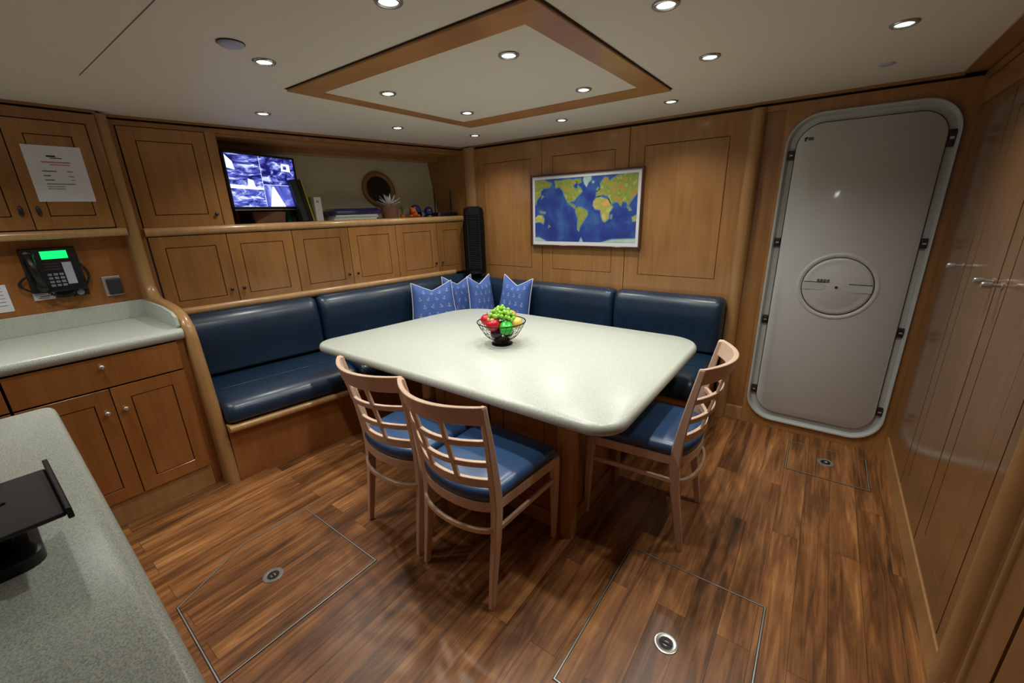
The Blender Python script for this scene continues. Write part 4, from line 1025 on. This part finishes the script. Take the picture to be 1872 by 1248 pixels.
bm = B(); box(bm, -2.598, -2.520, -.008, 0, 1.088, 1.198); obj('plate', bm, 'steel', t, bevel=.003)
bm = B(); box(bm, -2.585, -2.524, -.028, -.008, 1.095, 1.185); obj('cover', bm, 'black2', t, bevel=.006)

# ================================================================= island in the foreground
t = thing('island_counter', 'speckled foreground island countertop on a wooden base at the lower left', 'countertop', (1.6, -3.4, 0))
io_ = []
ic = [(.735, -3.95), (2.45, -3.95), (2.45, -3.052), (.735, -3.010)]
for i, rad in enumerate((.03, .03, .05, .035)): io_ += corner(ic[i], ic[i - 1], ic[(i + 1) % 4], rad, 6)
il = [(x - 1.6, y + 3.4) for x, y in io_]
bm = B(); loft(bm, [[(x, y, z) for x, y in inset(il, e)] for e, z in ((.02, .885), (.004, .889), (0, .905), (.003, .92), (.01, .928), (.018, .93))]); obj('worktop', bm, 'stone', t, smooth=True)
bm = B(); box(bm, -.83, .83, -.53, .33, 0, .885); obj('base_unit', bm, 'galley', t)
# tilted device stand on the island
t = thing('tablet_stand', 'black tilted tablet stand on the speckled island counter', 'stand', (1.60, -3.25, .93))
bm = B(); loft(bm, [[(x, y, 0) for x, y in rrect(-.11, .085, -.10, .12, .03, 5)], [(x, y, .022) for x, y in rrect(-.11, .085, -.10, .12, .03, 5)], [(x, y, .034) for x, y in rrect(-.10, .072, -.09, .108, .03, 5)]]); obj('base', bm, 'black', t, smooth=True)
bm = B(); prism(bm, [(-.06, .09, .03), (.045, .09, .03), (.06, .10, .085), (-.07, .10, .08)], (0, -.16, 0)); obj('neck', bm, 'black', t, bevel=.006)
bm = B(); prism(bm, [(-.10, -.12, .090), (.125, -.12, .090), (.125, .158, .088), (-.10, .158, .088)], (0, 0, .008)); obj('tray', bm, 'black2', t, bevel=.003)
bm = B(); prism(bm, [(-.105, .158, .084), (.132, .158, .084), (.132, .158, .104), (-.105, .158, .112)], (0, .008, 0)); obj('lip', bm, 'black', t, bevel=.002)
bm = B(); tube(bm, [(-.112, .095, .10), (-.112, .09, .112), (-.112, .0, .115), (-.112, -.1, .112)], [.009, .011, .011, .009]); obj('clamp_bar', bm, 'black2', t, smooth=True)
bm = B(); disc(bm, (-.0, .09, .0985), .007, .0012, 'z'); disc(bm, (-.03, .06, .0985), .005, .0012, 'z'); disc(bm, (.04, .04, .0985), .005, .0012, 'z'); box(bm, .028, .05, .03, .032, .098, .0992); box(bm, -.004, .004, .06, .10, .098, .0992); obj('tray_holes', bm, 'black', t)

# ================================================================= right-hand closets (wall facing -x)
CR = math.radians(-90)     # local x -> -y, local y -> +x
def closet(label, ya, yb, doors):
    t = thing('tall_closet', label, 'closet', (3.2, 0, 0), CR, 'glossy closets along the right wall')
    bm = B(); box(bm, ya, yb, -.004, .0, .12, 1.90); obj('closet_body', bm, 'groove', t)
    for a, b_, pan, kx in doors:
        bm = B()
        if pan:
            k = .004; z0, z1 = .126, 1.893; q0, q1 = .230, 1.80; p0_, p1_ = a + .10, b_ - .10
            a_, c_ = a + .0035, b_ - .0035
            box(bm, a_, c_, -.010, -.004, z0, z1, 1); box(bm, a_, p0_, -.019, -.009, z0, z1); box(bm, p1_, c_, -.019, -.009, z0, z1)
            box(bm, p0_, p1_, -.019, -.009, z0, q0); box(bm, p0_, p1_, -.019, -.009, q1, z1); box(bm, p0_ + k, p1_ - k, -.0184, -.009, q0 + k, q1 - k)
        else: box(bm, a + .002, b_ - .002, -.019, -.004, .126, 1.893)
        dd = obj('door', bm, ['closet', 'line'], t)
        bm = B(); lathe(bm, [(.0001, 0), (.013, 0), (.013, .003), (.006, .005), (.006, .022), (.011, .026), (.0115, .046), (.009, .050), (.0001, .050)], n=18)
        obj('handle', bm, 'chrome', dd, loc=(kx, -.019, 1.205), rot=(math.pi / 2, 0, 0), smooth=True)
closet('narrow glossy wooden closet next to the white door', .02, .545, [(.02, .543, False, .515)])
closet('wide glossy two-door wooden closet nearest the camera on the right wall', .547, 1.50, [(.549, 1.003, True, .965), (1.005, 1.498, True, 1.065)])
bm = B(); box(bm, .0, 4.5, -.024, 0, 0, .118); struct(obj('baseboard_right', bm, 'post', loc=(3.2, 0, 0), rz=CR, bevel=.004))
bm = B()
def hround(bm, a, b_, dpt, z0=0, z1=2.04, mi=0):
    c = (a + b_) / 2; h = (b_ - a) / 2
    prism(bm, [(c - h * math.cos(math.radians(k)), -dpt * math.sin(math.radians(k)), z0) for k in range(0, 181, 15)], (0, 0, z1 - z0), mi)
box(bm, 1.502, 1.61, -.019, 0, .118, 1.895, 1); hround(bm, 1.60, 1.675, .045)
box(bm, 1.672, 1.74, -.012, 0, 0, 2.0, 1); hround(bm, 1.735, 1.760, .03); box(bm, 1.76, 1.86, -.02, 0, 0, 2.0, 1); box(bm, 1.86, 1.875, -.003, 0, 0, 2.0, 2); box(bm, 1.875, 2.6, -.02, 0, 0, 2.0, 1)
struct(obj('trim_13', bm, ['post', 'closet', 'groove'], loc=(3.2, 0, 0), rz=CR, smooth=True))

# ================================================================= floor hatches
def hatch(label, pts, hx, hy, tilt=0):
    t = thing('floor_hatch', label, 'hatch', (hx, hy, 0), 0, 'floor hatches')
    P_ = [(x - hx, y - hy) for x, y in pts]
    bm = B(); prism(bm, [(x, y, .0002) for x, y in P_], (0, 0, .0016)); obj('hatch_panel', bm, 'floor', t)
    bm = B(); out_ = inset(P_, -.0035) if poly_ccw(P_) else inset(P_, .0035)
    def ringp_(a, b_, z): return [[(x, y, 0) for x, y in a], [(x, y, z) for x, y in a], [(x, y, z) for x, y in b_], [(x, y, 0) for x, y in b_]]
    bm = B(); closed_strip(bm, P_, -.0019, .0019, .0028); obj('hatch_rim', bm, 'steel', t)
    bm = B(); closed_strip(bm, P_, -.0042, -.0019, .0022); closed_strip(bm, P_, .0019, .0045, .0022); obj('hatch_seal', bm, 'gasket', t)
    bm = B(); lathe(bm, [(.0001, .002), (.010, .002), (.012, .004), (.026, .0045), (.034, .0065), (.040, .0055), (.042, .001)], n=32); h_ = obj('lift_ring', bm, 'chrome', t, smooth=True)
    bm = B(); lathe(bm, [(.012, .0047), (.024, .0050)], n=24); box(bm, -.022, .022, -.003, .003, .005, .0062); obj('latch_recess', bm, 'gasket', h_)
def poly_ccw(p): return sum(a[0] * b_[1] - b_[0] * a[1] for a, b_ in zip(p, p[1:] + p[:1])) > 0
def offset_poly(p, e):
    """mitred offset; e>0 inward for ccw"""
    n = len(p); out = []
    sgn = 1 if poly_ccw(p) else -1
    for i in range(n):
        P0, P1, P2 = Vector(p[i - 1]), Vector(p[i]), Vector(p[(i + 1) % n]); d0 = (P1 - P0).normalized(); d1 = (P2 - P1).normalized()
        n0 = Vector((-d0.y, d0.x)) * sgn; n1 = Vector((-d1.y, d1.x)) * sgn; b_ = (n0 + n1).normalized(); out.append(P1 + b_ * (e / max(.3, b_.dot(n0))))
    return out
def closed_strip(bm, p, e0, e1, z):
    a, b_ = offset_poly(p, e0), offset_poly(p, e1)
    loft(bm, [[(q_.x, q_.y, .0) for q_ in a], [(q_.x, q_.y, z) for q_ in a], [(q_.x, q_.y, z) for q_ in b_], [(q_.x, q_.y, .0) for q_ in b_]], loop=True)
hatch('large floor hatch with one angled side in front of the galley cabinets', [(.678, -2.297), (1.277, -2.297), (1.277, -2.921), (.817, -2.907), (.667, -2.603)], .975, -2.606)
hatch('rectangular floor hatch in the foreground, in front of the lone chair', [(2.189, -1.574), (2.722, -1.574), (2.722, -2.262), (2.189, -2.262)], 2.454, -1.932)
hatch('small floor hatch directly in front of the white door', [(2.704, -.137), (3.086, -.137), (3.086, -.49), (2.704, -.49)], 2.894, -.304)

# ================================================================= ceiling fittings
SP = [(.883, -2.193, 'recessed ceiling spotlight beside the round smoke detector'),
      (.023, -1.818, 'recessed ceiling spotlight in front of the tall wooden wall cabinet'),
      (.209, -1.023, 'recessed ceiling spotlight above the middle of the long shelf'),
      (.371, -.408, 'recessed ceiling spotlight nearest the corner of the room'),
      (1.152, -.426, 'recessed ceiling spotlight above the left part of the framed map'),
      (1.86, -.425, 'recessed ceiling spotlight between the beam frame tip and the back wall panels'),
      (2.203, -1.082, 'recessed ceiling spotlight right of the beam frame, the farther of two'),
      (2.206, -1.66, 'recessed ceiling spotlight right of the beam frame at the top edge of the picture'),
      (2.789, -.982, 'recessed ceiling spotlight at the far right, near the small flat sensor'),
      (1.623, -1.647, 'recessed spotlight inside the wooden beam frame, nearest the camera'),
      (.875, -1.62, 'recessed spotlight inside the wooden beam frame at its left corner'),
      (.866, -1.043, 'recessed spotlight inside the wooden beam frame at its far corner'),
      (1.614, -1.018, 'recessed spotlight inside the wooden beam frame at its right corner'),
      (1.615, -2.191, 'recessed ceiling spotlight cut by the top edge of the picture, left of the beam corner'),
      (.30, -2.85, 'added unseen ceiling spotlight brightening the galley worktop'),  # lamp added out of view to brighten the worktop
      (.05, -3.45, 'added unseen ceiling spotlight brightening the far left end of the galley')]  # second added lamp, out of view, more light on the galley's left end
bez = len_ = None
for i, (x, y, l_) in enumerate(SP):
    z = H - (.005 if .668 < x < 1.832 and -1.842 < y < -.855 else 0)
    t = thing('ceiling_spotlight', l_, 'ceiling light', (x, y, z), 0, 'recessed ceiling spotlights')
    if bez is None:
        bm = B(); lathe(bm, [(.026, -.001), (.027, -.006), (.036, -.007), (.040, -.004), (.041, .0)], n=28); o = obj('bezel', bm, 'chrome', t, smooth='all'); bez = o.data
        bm = B(); lathe(bm, [(.0001, -.003), (.0265, -.0025)], n=24); o = obj('lens', bm, 'lens', t); len_ = o.data
    else:
        for nm, me in (('bezel', bez), ('lens', len_)):
            o = bpy.data.objects.new(nm, me); COL.objects.link(o); o.parent = t
    ld = bpy.data.lights.new('halogen_bulb', 'SPOT'); lo = bpy.data.objects.new('halogen_bulb', ld); COL.objects.link(lo); lo.parent = t; lo.location = (0, 0, -.012)
    ld.energy = SPOT_W; ld.spot_size = math.radians(136); ld.spot_blend = 1.0; ld.shadow_soft_size = .028; ld.color = (1.0, .98, .90)
t = thing('smoke_detector', 'round pale smoke detector on the ceiling left of the nearest spotlight', 'smoke detector', (.985, -2.345, H))
bm = B(); lathe(bm, [(.0001, -.012), (.030, -.012), (.036, -.009), (.040, -.003), (.041, 0)], n=32); obj('housing', bm, 'detector', t, smooth=True)
bm = B(); lathe(bm, [(.041, -.0), (.0425, -.003), (.040, -.004)], n=32); obj('base_ring', bm, 'black2', t, smooth='all')
bm = B(); lathe(bm, [(.0001, -.006), (.022, -.006), (.028, -.003), (.030, 0)], c=(2.785, -.434, H), n=28)
tag(obj('flat_sensor', bm, 'detector', smooth=True), 'small flat unlit round sensor on the ceiling near the white door', 'sensor')
